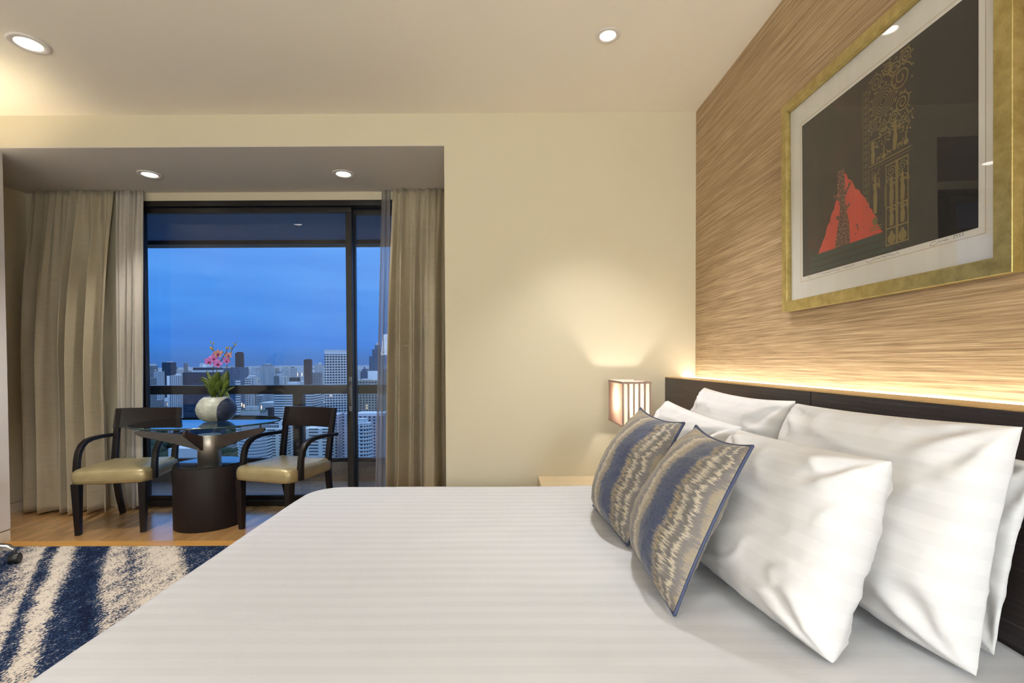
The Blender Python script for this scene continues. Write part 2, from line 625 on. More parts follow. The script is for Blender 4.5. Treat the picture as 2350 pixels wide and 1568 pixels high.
def shade_mat(name='pleated_lamp_shade', dcol=(226, 206, 190), tcol=(232, 196, 170), mix=0.55):
    m, t, p = node_mat(name)
    p.inputs['Base Color'].default_value = lin(236, 214, 196)
    p.inputs['Roughness'].default_value = 0.9
    t.nodes.remove(p)
    df = N(t, 'BsdfDiffuse')
    tl = N(t, 'BsdfTranslucent')
    df.inputs[0].default_value = lin(*dcol)
    tl.inputs[0].default_value = lin(*tcol)
    mx = N(t, 'MixShader')
    mx.inputs[0].default_value = mix
    # overlapping pleats on the two long sides read as fine darker lines
    c = N(t, 'TexCoord')
    s = N(t, 'SeparateXYZ')
    t.links.new(c.outputs['Object'], s.inputs[0])
    ln = math_node(t, 'LESS_THAN', math_node(t, 'FRACT', math_node(t, 'DIVIDE', s.outputs['Y'], 0.0155)), 0.36)
    side = math_node(t, 'GREATER_THAN', math_node(t, 'ABSOLUTE', s.outputs['X']), 0.0755)
    k = math_node(t, 'MULTIPLY', ln, side)
    t.links.new(mixc(t, k, lin(*dcol), lin(176, 146, 128)), df.inputs[0])
    t.links.new(mixc(t, k, lin(*tcol), lin(150, 106, 84)), tl.inputs[0])
    t.links.new(df.outputs[0], mx.inputs[1])
    t.links.new(tl.outputs[0], mx.inputs[2])
    t.links.new(mx.outputs[0], t.nodes['Material Output'].inputs[0])
    return m


M['shade'] = shade_mat()
M['shade_rib'] = mat('shade_ribbon', lin(168, 146, 134), 0.8)


def bowl_mat():
    m, t, p = node_mat('two_tone_ceramic')
    c = N(t, 'TexCoord')
    s = N(t, 'SeparateXYZ')
    t.links.new(c.outputs['Object'], s.inputs[0])
    x, z = s.outputs['X'], s.outputs['Z']
    e = math_node(t, 'ADD', math_node(t, 'POWER', math_node(t, 'DIVIDE', math_node(t, 'SUBTRACT', x, 0.09), 0.09), 2.0),
                  math_node(t, 'POWER', math_node(t, 'ABSOLUTE', math_node(t, 'DIVIDE', math_node(t, 'SUBTRACT', z, 0.07), 0.108)), 2.4))
    inside = math_node(t, 'LESS_THAN', e, 1.0)
    low = math_node(t, 'MULTIPLY', math_node(t, 'GREATER_THAN', x, 0.004), math_node(t, 'LESS_THAN', z, 0.07))
    msk = math_node(t, 'MAXIMUM', inside, low)
    rings = N(t, 'TexWave', wave_type='BANDS', bands_direction='Z')
    rings.inputs['Scale'].default_value = 34
    rings.inputs['Distortion'].default_value = 4
    rings.inputs['Detail'].default_value = 3
    rings.inputs['Detail Scale'].default_value = 1.6
    t.links.new(coords(t, scale=(0.35, 0.35, 1)), rings.inputs['Vector'])
    n = noise(t, coords(t), 20, 3)
    g = math_node(t, 'ADD', math_node(t, 'MULTIPLY', rings.outputs['Fac'], 0.25), math_node(t, 'MULTIPLY', n, 0.75))
    a = ramp(t, g, [(0.3, lin(132, 136, 126)), (0.7, lin(186, 186, 172))])
    b = ramp(t, g, [(0.3, lin(20, 26, 44)), (0.7, lin(44, 54, 80))])
    t.links.new(mixc(t, msk, a, b), p.inputs['Base Color'])
    p.inputs['Roughness'].default_value = 0.3
    bump(t, p, rings.outputs['Fac'], 0.35, 0.003)
    return m


M['bowl'] = bowl_mat()
M['leaf'] = wood_plain('orchid_leaf', lin(44, 62, 16), lin(84, 100, 28), 0.4, (20, 20, 20))
M['stem'] = mat('orchid_stem', lin(70, 66, 40), 0.6)
M['petal'] = wood_plain('orchid_petal', lin(164, 84, 166), lin(206, 140, 206), 0.6, (60, 60, 60))
M['petal_gold'] = wood_plain('orchid_faded_petal', lin(150, 112, 74), lin(194, 136, 150), 0.6, (60, 60, 60))
M['lip'] = mat('orchid_lip', lin(120, 20, 90), 0.6)
M['bud'] = mat('orchid_bud', lin(168, 140, 52), 0.6)
M['soil'] = mat('potting_moss', lin(36, 30, 20), 0.95)


def tiles():
    m, t, p = node_mat('balcony_tiles')
    br = N(t, 'TexBrick')
    br.offset = 0.5
    br.inputs['Scale'].default_value = 1.0
    br.inputs['Brick Width'].default_value = 0.2
    br.inputs['Row Height'].default_value = 0.1
    br.inputs['Mortar Size'].default_value = 0.003
    br.inputs['Color1'].default_value = lin(160, 160, 166)
    br.inputs['Color2'].default_value = lin(140, 142, 150)
    br.inputs['Mortar'].default_value = lin(70, 72, 80)
    t.links.new(coords(t, rot=(0, 0, radians(8))), br.inputs['Vector'])
    t.links.new(br.outputs['Color'], p.inputs['Base Color'])
    p.inputs['Roughness'].default_value = 0.3
    p.inputs['Coat Weight'].default_value = 1.0
    p.inputs['Coat IOR'].default_value = 1.8
    p.inputs['Coat Roughness'].default_value = 0.12
    return m


M['tiles'] = tiles()
M['concrete'] = fabric('rough_concrete', lin(120, 104, 92), lin(146, 128, 112), 0.85, 0, weave=60, bumps=0.1)
M['balcony_sky_tint'] = paint('balcony_soffit_sky_tint', lin(116, 146, 196))  # the blue of the dusk skylight is put into this ceiling colour


# ================================================================== mesh builder
class MB:
    def __init__(self):
        self.v, self.f, self.m, self.uv, self.sm = [], [], [], {}, []

    def vert(self, p):
        self.v.append(tuple(p))
        return len(self.v) - 1

    def face(self, ids, mi=0, smooth=False, uvs=None):
        self.f.append(tuple(ids))
        self.m.append(mi)
        self.sm.append(smooth)
        if uvs:
            self.uv[len(self.f) - 1] = uvs

    def box(self, x0, x1, y0, y1, z0, z1, mi=0, T=None):
        P = [Vector((x, y, z)) for z in (z0, z1) for y in (y0, y1) for x in (x0, x1)]
        if T is not None:
            P = [T @ q for q in P]
        i = [self.vert(q) for q in P]
        for f in ((0, 2, 3, 1), (4, 5, 7, 6), (0, 1, 5, 4), (2, 6, 7, 3), (0, 4, 6, 2), (1, 3, 7, 5)):
            self.face([i[k] for k in f], mi)

    def hexa(self, P, mi=0):       # eight corners, bottom ring then top ring
        i = [self.vert(q) for q in P]
        for f in ((3, 2, 1, 0), (4, 5, 6, 7), (0, 1, 5, 4), (1, 2, 6, 5), (2, 3, 7, 6), (3, 0, 4, 7)):
            self.face([i[k] for k in f], mi)

    def loft(self, rings, mi=0, smooth=True, caps=True, closed=True):
        idx = [[self.vert(q) for q in r] for r in rings]
        n = len(rings[0])
        for a, b in zip(idx[:-1], idx[1:]):
            for k in range(n if closed else n - 1):
                k2 = (k + 1) % n
                self.face((a[k], a[k2], b[k2], b[k]), mi, smooth)
        if caps:
            self.face(list(reversed(idx[0])), mi)
            self.face(idx[-1], mi)

    def lathe(self, prof, c=(0, 0, 0), n=40, mi=0, smooth=True, caps=True, sx=1.0, sy=1.0, rot=0.0):
        rings = []
        for r, z in prof:
            ring = []
            for k in range(n):
                a = 2 * pi * k / n
                x, y = r * sx * cos(a), r * sy * sin(a)
                ring.append((c[0] + x * cos(rot) - y * sin(rot), c[1] + x * sin(rot) + y * cos(rot), c[2] + z))
            rings.append(ring)
        self.loft(rings, mi, smooth, caps)

    def tube(self, pts, r, n=8, mi=0, smooth=True):
        pts = [Vector(p) for p in pts]
        rs = r if isinstance(r, (list, tuple)) else [r] * len(pts)
        rings = []
        up = Vector((0, 0, 1))
        for i, p in enumerate(pts):
            d = (pts[min(i + 1, len(pts) - 1)] - pts[max(i - 1, 0)]).normalized()
            a = d.cross(up)
            if a.length < 1e-3:
                a = d.cross(Vector((1, 0, 0)))
            a.normalize()
            b = a.cross(d).normalized()
            rings.append([p + (a * cos(2 * pi * k / n) + b * sin(2 * pi * k / n)) * rs[i] for k in range(n)])
        self.loft(rings, mi, smooth)

    def strip(self, path, side, w, t, mi=0, smooth=False):
        """rectangular bar swept along path; side = unit vector across the width"""
        pts = [Vector(p) for p in path]
        s = Vector(side).normalized()
        ws = w if isinstance(w, list) else [w] * len(pts)
        ts = t if isinstance(t, list) else [t] * len(pts)
        rings = []
        for i, p in enumerate(pts):
            d = (pts[min(i + 1, len(pts) - 1)] - pts[max(i - 1, 0)]).normalized()
            nrm = d.cross(s).normalized()
            a, b = s * ws[i] / 2, nrm * ts[i] / 2
            rings.append([p - a - b, p + a - b, p + a + b, p - a + b])
        self.loft(rings, mi, smooth)

    def sphere(self, c, r, n=12, m=8, mi=0, sc=(1, 1, 1)):
        prof = []
        rings = []
        for j in range(m + 1):
            ph = -pi / 2 + pi * j / m
            rr, z = max(cos(ph), 0.02) * r, sin(ph) * r
            rings.append([(c[0] + rr * cos(2 * pi * k / n) * sc[0], c[1] + rr * sin(2 * pi * k / n) * sc[1], c[2] + z * sc[2]) for k in range(n)])
        self.loft(rings, mi, True)

    def build(self, name, mats, parent=None, bevel=0.0, seg=2, solid=0.0, subsurf=0, loc=None):
        me = bpy.data.meshes.new(name)
        me.from_pydata(self.v, [], self.f)
        mats = mats if isinstance(mats, (list, tuple)) else [mats]
        for x in mats:
            me.materials.append(x)
        for i, p in enumerate(me.polygons):
            p.material_index = self.m[i]
            p.use_smooth = self.sm[i]
        if self.uv:
            ul = me.uv_layers.new(name='UVMap')
            for i, p in enumerate(me.polygons):
                if i in self.uv:
                    for k, li in enumerate(p.loop_indices):
                        ul.data[li].uv = self.uv[i][k]
        if not self.uv:
            bm_ = bmesh.new()
            bm_.from_mesh(me)
            bmesh.ops.recalc_face_normals(bm_, faces=bm_.faces)
            bm_.to_mesh(me)
            bm_.free()
        me.update()
        o = bpy.data.objects.new(name, me)
        COL.objects.link(o)
        if parent:
            o.parent = parent
        if loc:
            o.location = loc
        if bevel:
            b = o.modifiers.new('bevel', 'BEVEL')
            b.width = bevel
            b.segments = seg
            b.limit_method = 'ANGLE'
            b.angle_limit = radians(35)
            for p in me.polygons:
                p.use_smooth = True
            w = o.modifiers.new('wn', 'WEIGHTED_NORMAL')
            w.keep_sharp = True
        if solid:
            s = o.modifiers.new('solid', 'SOLIDIFY')
            s.thickness = solid
        if subsurf:
            s = o.modifiers.new('sub', 'SUBSURF')
            s.levels = s.render_levels = subsurf
        return o


def tag(o, label=None, cat=None, group=None, kind=None):
    if label:
        o['label'] = label
    if cat:
        o['category'] = cat
    if group:
        o['group'] = group
    if kind:
        o['kind'] = kind
    return o


def empty(name, loc=(0, 0, 0), rz=0.0):
    o = bpy.data.objects.new(name, None)
    COL.objects.link(o)
    o.location = loc
    o.rotation_euler = (0, 0, rz)
    o.empty_display_size = 0.1
    return o


def copy_tree(o, parent=None):
    c = o.copy()
    COL.objects.link(c)
    c.parent = parent
    for ch in list(o.children):
        copy_tree(ch, c)
    return c


def box_obj(name, m, parent, *b, bevel=0.0):
    q = MB()
    q.box(*b)
    return q.build(name, m, parent, bevel)


def structure(name, o, label=None, cat=None):
    return tag(o, label, cat, None, 'structure')


# ================================================================== the room shell
def shell():
    q = MB()
    q.box(-4.1, XW + 0.15, YC, 4.2, -0.12, 0.0)
    structure('floor', q.build('floor', M['oak']), 'oak plank floor of the window bay', 'floor')
    q = MB()
    q.box(XL, XW, YB, YC, -0.12, 0.006)
    structure('floor', q.build('floor_carpet', M['carpet']), 'navy and beige abstract patterned carpet beside the bed', 'carpet')
    q = MB()
    q.box(XL, XW, YC, YC + 0.098, 0.0, 0.004)
    structure('trim', q.build('trim_1', M['oak_strip']), 'golden oak threshold strip along the carpet edge', 'threshold')
    q = MB()
    q.box(XL - 0.8, XW + 0.15, YB - 0.15, DF, H, H + 0.15)
    structure('ceiling', q.build('ceiling', M['ceiling']), 'cream painted main ceiling', 'ceiling')
    # far wall: wide beam over the window bay and the wall to its right
    q = MB()
    q.box(-4.1, XR, DF, 4.2, ZB + 0.002, H + 0.15)
    q.box(XR, XW + 0.15, DF, 4.2, -0.1, H + 0.15)
    structure('wall', q.build('wall_far', M['wall']), 'beige far wall and beam around the window bay', 'wall')
    q = MB()
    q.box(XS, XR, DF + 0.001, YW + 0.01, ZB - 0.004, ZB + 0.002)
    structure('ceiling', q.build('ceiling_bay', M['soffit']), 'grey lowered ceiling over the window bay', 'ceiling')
    q = MB()
    q.box(XW, XW + 0.15, YB, DF, -0.1, H)
    structure('wall', q.build('wall_right', M['grasscloth']), 'tan woven grasscloth wall behind the headboard', 'wall')
    q = MB()
    q.box(-4.1, XL, YB, DL, 0.075, H)
    structure('wall', q.build('wall_left', M['panel'], bevel=0.008), 'pale panelled end of the left wall', 'wall')
    q = MB()
    q.box(-4.1, XL - 0.004, YB, DL - 0.004, 0.0, 0.071)
    structure('baseboard', q.build('baseboard_left', M['skirting']), 'cream baseboard under the left wall panel', 'baseboard')
    q = MB()
    q.box(-4.1, XS, DL - 0.02, 4.2, 0.078, ZB)
    structure('wall', q.build('wall_bay_left', M['wall']), 'beige side wall of the window bay by the curtain', 'wall')
    q = MB()
    q.box(-4.1, XS + 0.004, DL - 0.02, 4.2, 0.0, 0.074)
    structure('baseboard', q.build('baseboard_bay', M['skirting']), 'cream baseboard on the side of the window bay', 'baseboard')
    q = MB()
    q.box(-4.1, XW + 0.15, YB - 0.15, YB, -0.1, H)
    structure('wall', q.build('wall_back', M['wall']), 'beige back wall behind the viewer', 'wall')
    # window wall around the glazed door
    q = MB()
    q.box(XS, -3.075, YW, YW + 0.16, 0.0, ZB)
    q.box(-3.075, XR, YW, YW + 0.16, 2.545, ZB)
    q.box(-0.55, XR, YW, YW + 0.16, 0.0, 2.545)
    structure('wall', q.build('wall_window', M['wall']), 'beige strip of wall above the sliding window', 'wall')


shell()


# ------------------------------------------------------------------ sliding window
def window():
    r = empty('window_1', (-1.8, YW, 0))
    tag(r, 'dark framed sliding glass balcony window between the curtains', 'window', None, 'structure')
    o = (-1.8, YW, 0)
    X0, X1, ZT = -3.075, -0.55, 2.545

    def bx(name, mats, *b, bev=0.003):
        q = MB()
        x0, x1, y0, y1, z0, z1 = b
        q.box(x0 - o[0], x1 - o[0], y0 - o[1], y1 - o[1], z0, z1)
        return q.build(name, mats, r, bev)
    q = MB()
    for b in ((X0, X1, YW - 0.01, YW + 0.14, ZT - 0.045, ZT), (X0, X1, YW - 0.01, YW + 0.14, 0.0, 0.05),
              (X0, X0 + 0.028, YW - 0.01, YW + 0.14, 0.05, ZT - 0.045), (X1 - 0.05, X1, YW - 0.01, YW + 0.14, 0.05, ZT - 0.045)):
        q.box(b[0] - o[0], b[1] - o[0], b[2] - o[1], b[3] - o[1], b[4], b[5])
    q.build('outer_frame', M['alu'], r, 0.003)
    # left sash (inner track) and right sash
    for nm, x0, x1, y0 in (('sash', X0 + 0.03, -1.255, YW + 0.02), ('sash', -1.30, X1 - 0.052, YW + 0.085)):
        q = MB()
        w = 0.052
        for b in ((x0, x1, 2.452, 2.496), (x0, x1, 0.052, 0.085), (x0, x0 + w, 0.085, 2.452), (x1 - w, x1, 0.085, 2.452)):
            q.box(b[0] - o[0], b[1] - o[0], y0 - o[1], y0 + 0.045 - o[1], b[2], b[3])
        s = q.build(nm, M['alu'], r, 0.003)
        q = MB()
        q.box(x0 + w - o[0] - 0.004, x1 - w - o[0] + 0.004, y0 + 0.02 - o[1], y0 + 0.026 - o[1], 0.081, 2.456)
        q.build('pane', M['pane'], s)
    # pull handle on the meeting stile
    q = MB()
    hx, hy = -1.272 - o[0], YW + 0.005 - o[1]
    q.box(hx - 0.014, hx + 0.014, hy + 0.002, hy + 0.016, 0.79, 1.08)
    q.tube([(hx, hy + 0.004, 1.04), (hx, hy - 0.03, 1.03), (hx, hy - 0.032, 0.86), (hx, hy + 0.004, 0.84)], 0.007)
    q.build('pull_handle', M['handle'], r, 0.002)


window()


# ------------------------------------------------------------------ balcony
def balcony():
    q = MB()
    q.box(-6.5, 2.5, 4.2, 5.62, -0.4, -0.12)
    structure('floor', q.build('floor_balcony', M['tiles']), 'small grey tiles of the balcony floor', 'floor')
    q = MB()
    q.box(-6.5, 2.5, 5.37, 5.62, -0.12, 0.088)
    structure('trim', q.build('trim_balcony_curb', M['concrete']), 'rough concrete kerb under the balcony railing', 'kerb')
    q = MB()
    q.box(-6.5, 2.5, 4.2, 5.56, 2.562, 2.9)
    structure('ceiling', q.build('ceiling_balcony', M['balcony_sky_tint']), 'pale ceiling over the balcony', 'ceiling')
    q = MB()
    q.box(-6.5, 2.5, 5.40, 5.57, 2.518, 2.562)
    structure('trim', q.build('trim_balcony_fascia', M['rail']), 'dark edge beam along the balcony ceiling', 'beam')
    q = MB()
    q.box(-6.9, -4.1, 4.05, 4.3, -0.3, 2.9)
    q.box(XR, 2.5, 4.2, 4.3, -0.3, 2.9)
    structure('wall', q.build('wall_outer', M['concrete']), 'outer face of the building beside the window', 'wall')
    r = empty('balcony_railing', (-2.2, 5.43, 0.088))
    tag(r, 'dark brown balcony railing with wide top rail and glass infill', 'railing')
    ox, oy, oz = -2.2, 5.43, 0.088
    y0, y1 = 5.06, 5.14

    def bx(name, m, x0, x1, ya, yb, z0, z1, bev=0.004):
        q = MB()
        q.box(x0 - ox, x1 - ox, ya - oy, yb - oy, z0 - oz, z1 - oz)
        return q.build(name, m, r, bev)
    bx('top_rail', M['rail'], -6.4, 2.4, 5.37, 5.49, 0.852, 0.950)
    bx('bottom_rail', M['rail'], -6.4, 2.4, 5.40, 5.46, 0.089, 0.132)
    for x in (-4.6, -2.285, 0.1):
        bx('post', M['rail'], x - 0.052, x + 0.052, 5.38, 5.48, 0.089, 0.852)
    for a, b in ((-6.4, -4.655), (-4.545, -2.34), (-2.23, 0.045), (0.155, 2.4)):
        bx('glass_infill', M['pane_b'], a, b, 5.426, 5.434, 0.132, 0.852, 0)


balcony()


# ------------------------------------------------------------------ downlights
def downlight():
    r = empty('recessed_downlight', (0, 0, 0))
    q = MB()
    q.lathe([(0.060, 0.0), (0.060, -0.004), (0.056, -0.006), (0.040, -0.005), (0.038, 0.0), (0.038, 0.01)], n=40, caps=False)
    q.build('trim_ring', M['trim_white'], r)
    q = MB()
    q.lathe([(0.040, 0.004), (0.036, 0.0), (0.030, -0.003), (0.001, -0.004)], n=32)
    q.build('lamp_lens', M['lamp_glow'], r)
    return r


DL0 = downlight()
LIGHTS = [
    (0.53, 2.443, H - 0.001, 1.0, 'small white recessed ceiling downlight above the bed'),
    (-2.392, 2.475, H - 0.001, 1.45, 'large recessed ceiling downlight over the carpet at the left'),
    (-2.631, 3.64, ZB - 0.005, 1.35, 'recessed downlight in the bay ceiling near the left curtain'),
    (-1.185, 3.65, ZB - 0.005, 1.35, 'recessed downlight in the bay ceiling near the right curtain'),
    (0.35, 0.35, H - 0.001, 1.2, 'added unseen fill downlight over the near side of the bed'),  # from here to the list's end: unseen downlights added for fill light
    (-1.0, 0.1, H - 0.001, 1.2, 'added unseen fill downlight above the foot of the bed'),
    (-2.4, 0.3, H - 0.001, 1.2, 'added unseen fill downlight over the near carpet'),
    (-0.9, -1.5, H - 0.001, 1.2, 'added unseen fill downlight by the back wall'),
]
for i, (x, y, z, sc, lb) in enumerate(LIGHTS):
    o = DL0 if i == 0 else copy_tree(DL0)
    o.location = (x, y, z)
    o.scale = (sc, sc, sc)
    tag(o, lb, 'downlight', 'recessed downlights')


def spot(name, loc, energy, size=radians(110), blend=0.6, col=NEUTRAL, radius=0.035, rot=(0, 0, 0)):
    l = bpy.data.lights.new(name, 'SPOT')
    l.energy = energy
    l.spot_size = size
    l.spot_blend = blend
    l.color = col
    l.shadow_soft_size = radius
    o = bpy.data.objects.new(name, l)
    COL.objects.link(o)
    o.location = loc
    o.rotation_euler = rot
    return o


POWER = [104, 150, 48, 20, 10, 8, 60, 50]
CONE = [84, 96, 100, 100, 110, 110, 120, 130]
for i, (x, y, z, sc, lb) in enumerate(LIGHTS):
    spot('downlight_beam', (x, y, z - 0.03 * sc), POWER[i], radians(CONE[i]), 0.75, NEUTRAL if i not in (2, 3) else WARM, 0.03 if i == 0 else 0.05)


# ------------------------------------------------------------------ headboard with lit ledge
def headboard():
    r = empty('headboard', (HB_X, 1.5, 0))
    tag(r, 'dark stained wood headboard with a glowing light ledge on top', 'headboard')
    ox, oy = HB_X, 1.5
    ya, yb = -1.0, DF - 0.004

    def bx(name, m, x0, x1, y0, y1, z0, z1, bev=0.002):
        q = MB()
        q.box(x0 - ox, x1 - ox, y0 - oy, y1 - oy, z0, z1)
        return q.build(name, m, r, bev)
    bx('panel', M['headboard'], HB_X, HB_X + 0.03, 1.685, yb, 0.02, HB_Z - 0.002)
    bx('panel', M['headboard'], HB_X, HB_X + 0.03, ya, 1.681, 0.02, HB_Z - 0.002)
    bx('carcass', M['headboard'], HB_X + 0.03, XW - 0.005, ya, yb, 0.0, 1.0, 0)
    bx('ledge_lip', M['lip_oak'], HB_X, HB_X + 0.113, ya, yb, HB_Z - 0.002, HB_Z + 0.003, 0.001)
    bx('light_strip', M['led'], HB_X + 0.114, HB_X + 0.184, ya, yb, 1.0, HB_Z + 0.0025, 0)


headboard()


# ------------------------------------------------------------------ bed
def bed():
    r = empty('bed', (0.05, 1.36, 0))
    tag(r, 'large double bed base and mattress under the white duvet', 'bed')
    ox, oy = 0.05, 1.36
    q = MB()
    q.box(-0.86 - ox, HB_X - 0.01 - ox, 0.44 - oy, 2.28 - oy, 0.02, 0.30)
    q.build('bed_base', M['wenge'], r, 0.01)
    q = MB()
    q.box(-0.84 - ox, HB_X - 0.012 - ox, 0.46 - oy, 2.26 - oy, 0.30, 0.552)
    q.build('mattress', M['mattress'], r, 0.05, 4)


bed()


def duvet():
    X0, X1, Y0, Y1 = -0.955, HB_X + 0.2, 0.36, 2.41
    RC, r = 0.20, 0.075
    cx, cyy = (X0 + X1) / 2, (Y0 + Y1) / 2
    hx, hy = (X1 - X0) / 2, (Y1 - Y0) / 2
    xs = []
    step = 0.02
    x = X0 - 0.52
    while x < HB_X - 0.012 + 1e-6:
        xs.append(x)
        x += step
    xs.append(HB_X - 0.008)
    ys = [Y0 - 0.52 + step * k for k in range(int((Y1 - Y0 + 1.04) / step) + 1)]
    q = MB()
    idx = {}
    for i, a in enumerate(xs):
        for j, b in enumerate(ys):
            dx, dy = a - cx, b - cyy
            if dx > 0:
                ux = 0.0
            qx, qy = abs(dx) - (hx - RC), abs(dy) - (hy - RC)
            if dx > 0:
                qx = -1.0
            if qx > 0 and qy > 0:
                l = sqrt(qx * qx + qy * qy)
                sd = l - RC
                gx, gy = qx / l, qy / l
            elif qx > qy:
                sd, gx, gy = qx - RC, 1.0, 0.0
            else:
                sd, gx, gy = qy - RC, 0.0, 1.0
            gx *= 1 if dx > 0 else -1
            gy *= 1 if dy > 0 else -1
            n1 = mnoise.noise(Vector((a * 1.6, b * 1.6, 0.3))) * 0.006 + mnoise.noise(Vector((a * 2.0, b * 7.0, 4.3))) * 0.0022
            # slight rise towards the pillows
            z = BED_Z + n1 - 0.004
            z += 0.0035 * mnoise.noise(Vector((a * 4, b * 14, 9.1))) * max(0, min(1, (a + 0.1) / 0.5))
            px, py = a, b
            if sd > -r:
                t = sd + r
                bx, by = a - gx * t, b - gy * t
                if t < r * pi / 2:
                    an = t / r
                    px, py, z = bx + gx * r * sin(an), by + gy * r * sin(an), z - r * (1 - cos(an))
                else:
                    d = t - r * pi / 2
                    fold = 0.012 * sin((a if abs(gy) > 0.5 else b) * 17 + 1) * min(1, d * 4)
                    px, py, z = bx + gx * (r + fold + 0.02 * d), by + gy * (r + fold + 0.02 * d), z - r - d
            z = max(z, 0.10)
            idx[i, j] = q.vert((px, py, z))
    for i in range(len(xs) - 1):
        for j in range(len(ys) - 1):
            q.face((idx[i, j], idx[i + 1, j], idx[i + 1, j + 1], idx[i, j + 1]), 0, True)
    o = q.build('duvet', M['duvet'], solid=0.02)
    o.modifiers['solid'].offset = -1
    tag(o, 'white sateen striped duvet spread over the whole bed', 'duvet')


duvet()


# ------------------------------------------------------------------ pillows and cushions
def pillow_mesh(BL, BR, TR, TL, front, back, pinch=0.035, seed=0, nu=84, nv=64, power=0.42, ex=3.4, ear=0.02, wr=1.0, floor_z=BED_Z + 0.004, uvmode='m'):
    """closed cushion between four seam corners; front bulges along the outward normal"""
    BL, BR, TR, TL = map(Vector, (BL, BR, TR, TL))
    w = ((BR - BL).length + (TR - TL).length) / 2
    h = ((TL - BL).length + (TR - BR).length) / 2
    nrm = (BR - BL).cross(TL - BL).normalized()
    q = MB()

    def pos(u, v, side):
        # seam edges draw in between the corners
        pu = pinch * (1 - abs(2 * v - 1) ** 2.2)
        pv = pinch * (1 - abs(2 * u - 1) ** 2.2)
        uu = 0.5 + (u - 0.5) * (1 - 2 * pu * 0.9)
        vv = 0.5 + (v - 0.5) * (1 - 2 * pv * (0.9 if v > 0.5 else 0.15))
        p = (BL * (1 - uu) + BR * uu) * (1 - vv) + (TL * (1 - uu) + TR * uu) * vv
        a, b = 1 - abs(2 * u - 1) ** ex, 1 - abs(2 * v - 1) ** ex
        prof = max(a * b, 0.0) ** power
        sag = 1.0 + 0.22 * (0.5 - v)
        t = (front if side > 0 else back) * prof * sag
        # creases that run in from the corners and a few soft folds
        s3 = Vector((u * 3.0 + seed * 7.1, v * 3.0, side * 2.0))
        fold = mnoise.noise(s3 * 1.1) * 0.012
        # ridged creases: sharp folds whose direction turns with the noise field
        w1 = Vector((u * 2.6 + v * 1.4 + seed * 1.9, v * 5.5 - u * 1.8, side + seed))
        rid = 1 - abs(mnoise.noise(w1)) * 2.4
        edge_w = 1 - min(min(u, 1 - u), min(v, 1 - v)) * 1.7
        fold += 0.011 * max(0, rid) ** 3 * edge_w
        w2 = Vector((u * 7.0 - v * 3.0, v * 9.0 + seed, side * 3 + seed))
        fold += 0.006 * max(0, 1 - abs(mnoise.noise(w2)) * 3.0) ** 2 * edge_w ** 3
        dc = min(sqrt((u - a0) ** 2 + (v - b0) ** 2) for a0 in (0, 1) for b0 in (0, 1))
        ang = math.atan2(min(v, 1 - v) + 1e-4, min(u, 1 - u) + 1e-4)
        fold += 0.012 * sin(ang * 9 + seed) * exp(-((dc - 0.17) / 0.10) ** 2)
        ed = min(u, 1 - u, v, 1 - v)
        fold += 0.0026 * sin((u if min(v, 1 - v) < min(u, 1 - u) else v) * 60 + 5 * mnoise.noise(Vector((u * 6, v * 6, seed)))) * exp(-(ed / 0.09) ** 2) * min(1, ed * 50)
        t += fold * wr * min(1.0, prof * 1.3) * (1 if side > 0 else -1) * side
        p = p + nrm * (t * side)
        if p.z < floor_z:
            p.z = floor_z + (p.z - floor_z) * 0.04
        return p
    top = {}
    for i in range(nu + 1):
        for j in range(nv + 1):
            u, v = i / nu, j / nv
            # denser rows near the seams
            u = 0.5 - 0.5 * cos(pi * u) * (0.55 + 0.45) if True else u
            v = 0.5 - 0.5 * cos(pi * v)
            rim = i in (0, nu) or j in (0, nv)
            f = q.vert(pos(u, v, 1))
            b = f if rim else q.vert(pos(u, v, -1))
            top[i, j] = (f, b, u, v)
    for i in range(nu):
        for j in range(nv):
            c = [top[i, j], top[i + 1, j], top[i + 1, j + 1], top[i, j + 1]]
            uv = [(x[2] * w, x[3] * h) for x in c] if uvmode == 'm' else [(x[2], x[3]) for x in c]
            q.face([x[0] for x in c], 0, True, uv)
            q.face([x[1] for x in reversed(c)], 0, True, list(reversed(uv)))
    rim = [q.v[top[i, 0][0]] for i in range(nu)] + [q.v[top[nu, j][0]] for j in range(nv)] + \
          [q.v[top[i, nv][0]] for i in range(nu, 0, -1)] + [q.v[top[0, j][0]] for j in range(nv, 0, -1)]
    return q, rim


def piping(pts, r, name, m, parent, n=6):
    q = MB()
    P = [Vector(p) for p in pts]
    k = len(P)
    rings = []
    for i, p in enumerate(P):
        d = (P[(i + 1) % k] - P[i - 1]).normalized()
        a = d.cross(Vector((0.9, 0.1, 0.42))).normalized()
        b = a.cross(d).normalized()
        rings.append([p + (a * cos(2 * pi * j / n) + b * sin(2 * pi * j / n)) * r for j in range(n)])
    rings.append(rings[0])
    q.loft(rings, 0, True, False)
    return q.build(name, m, parent)


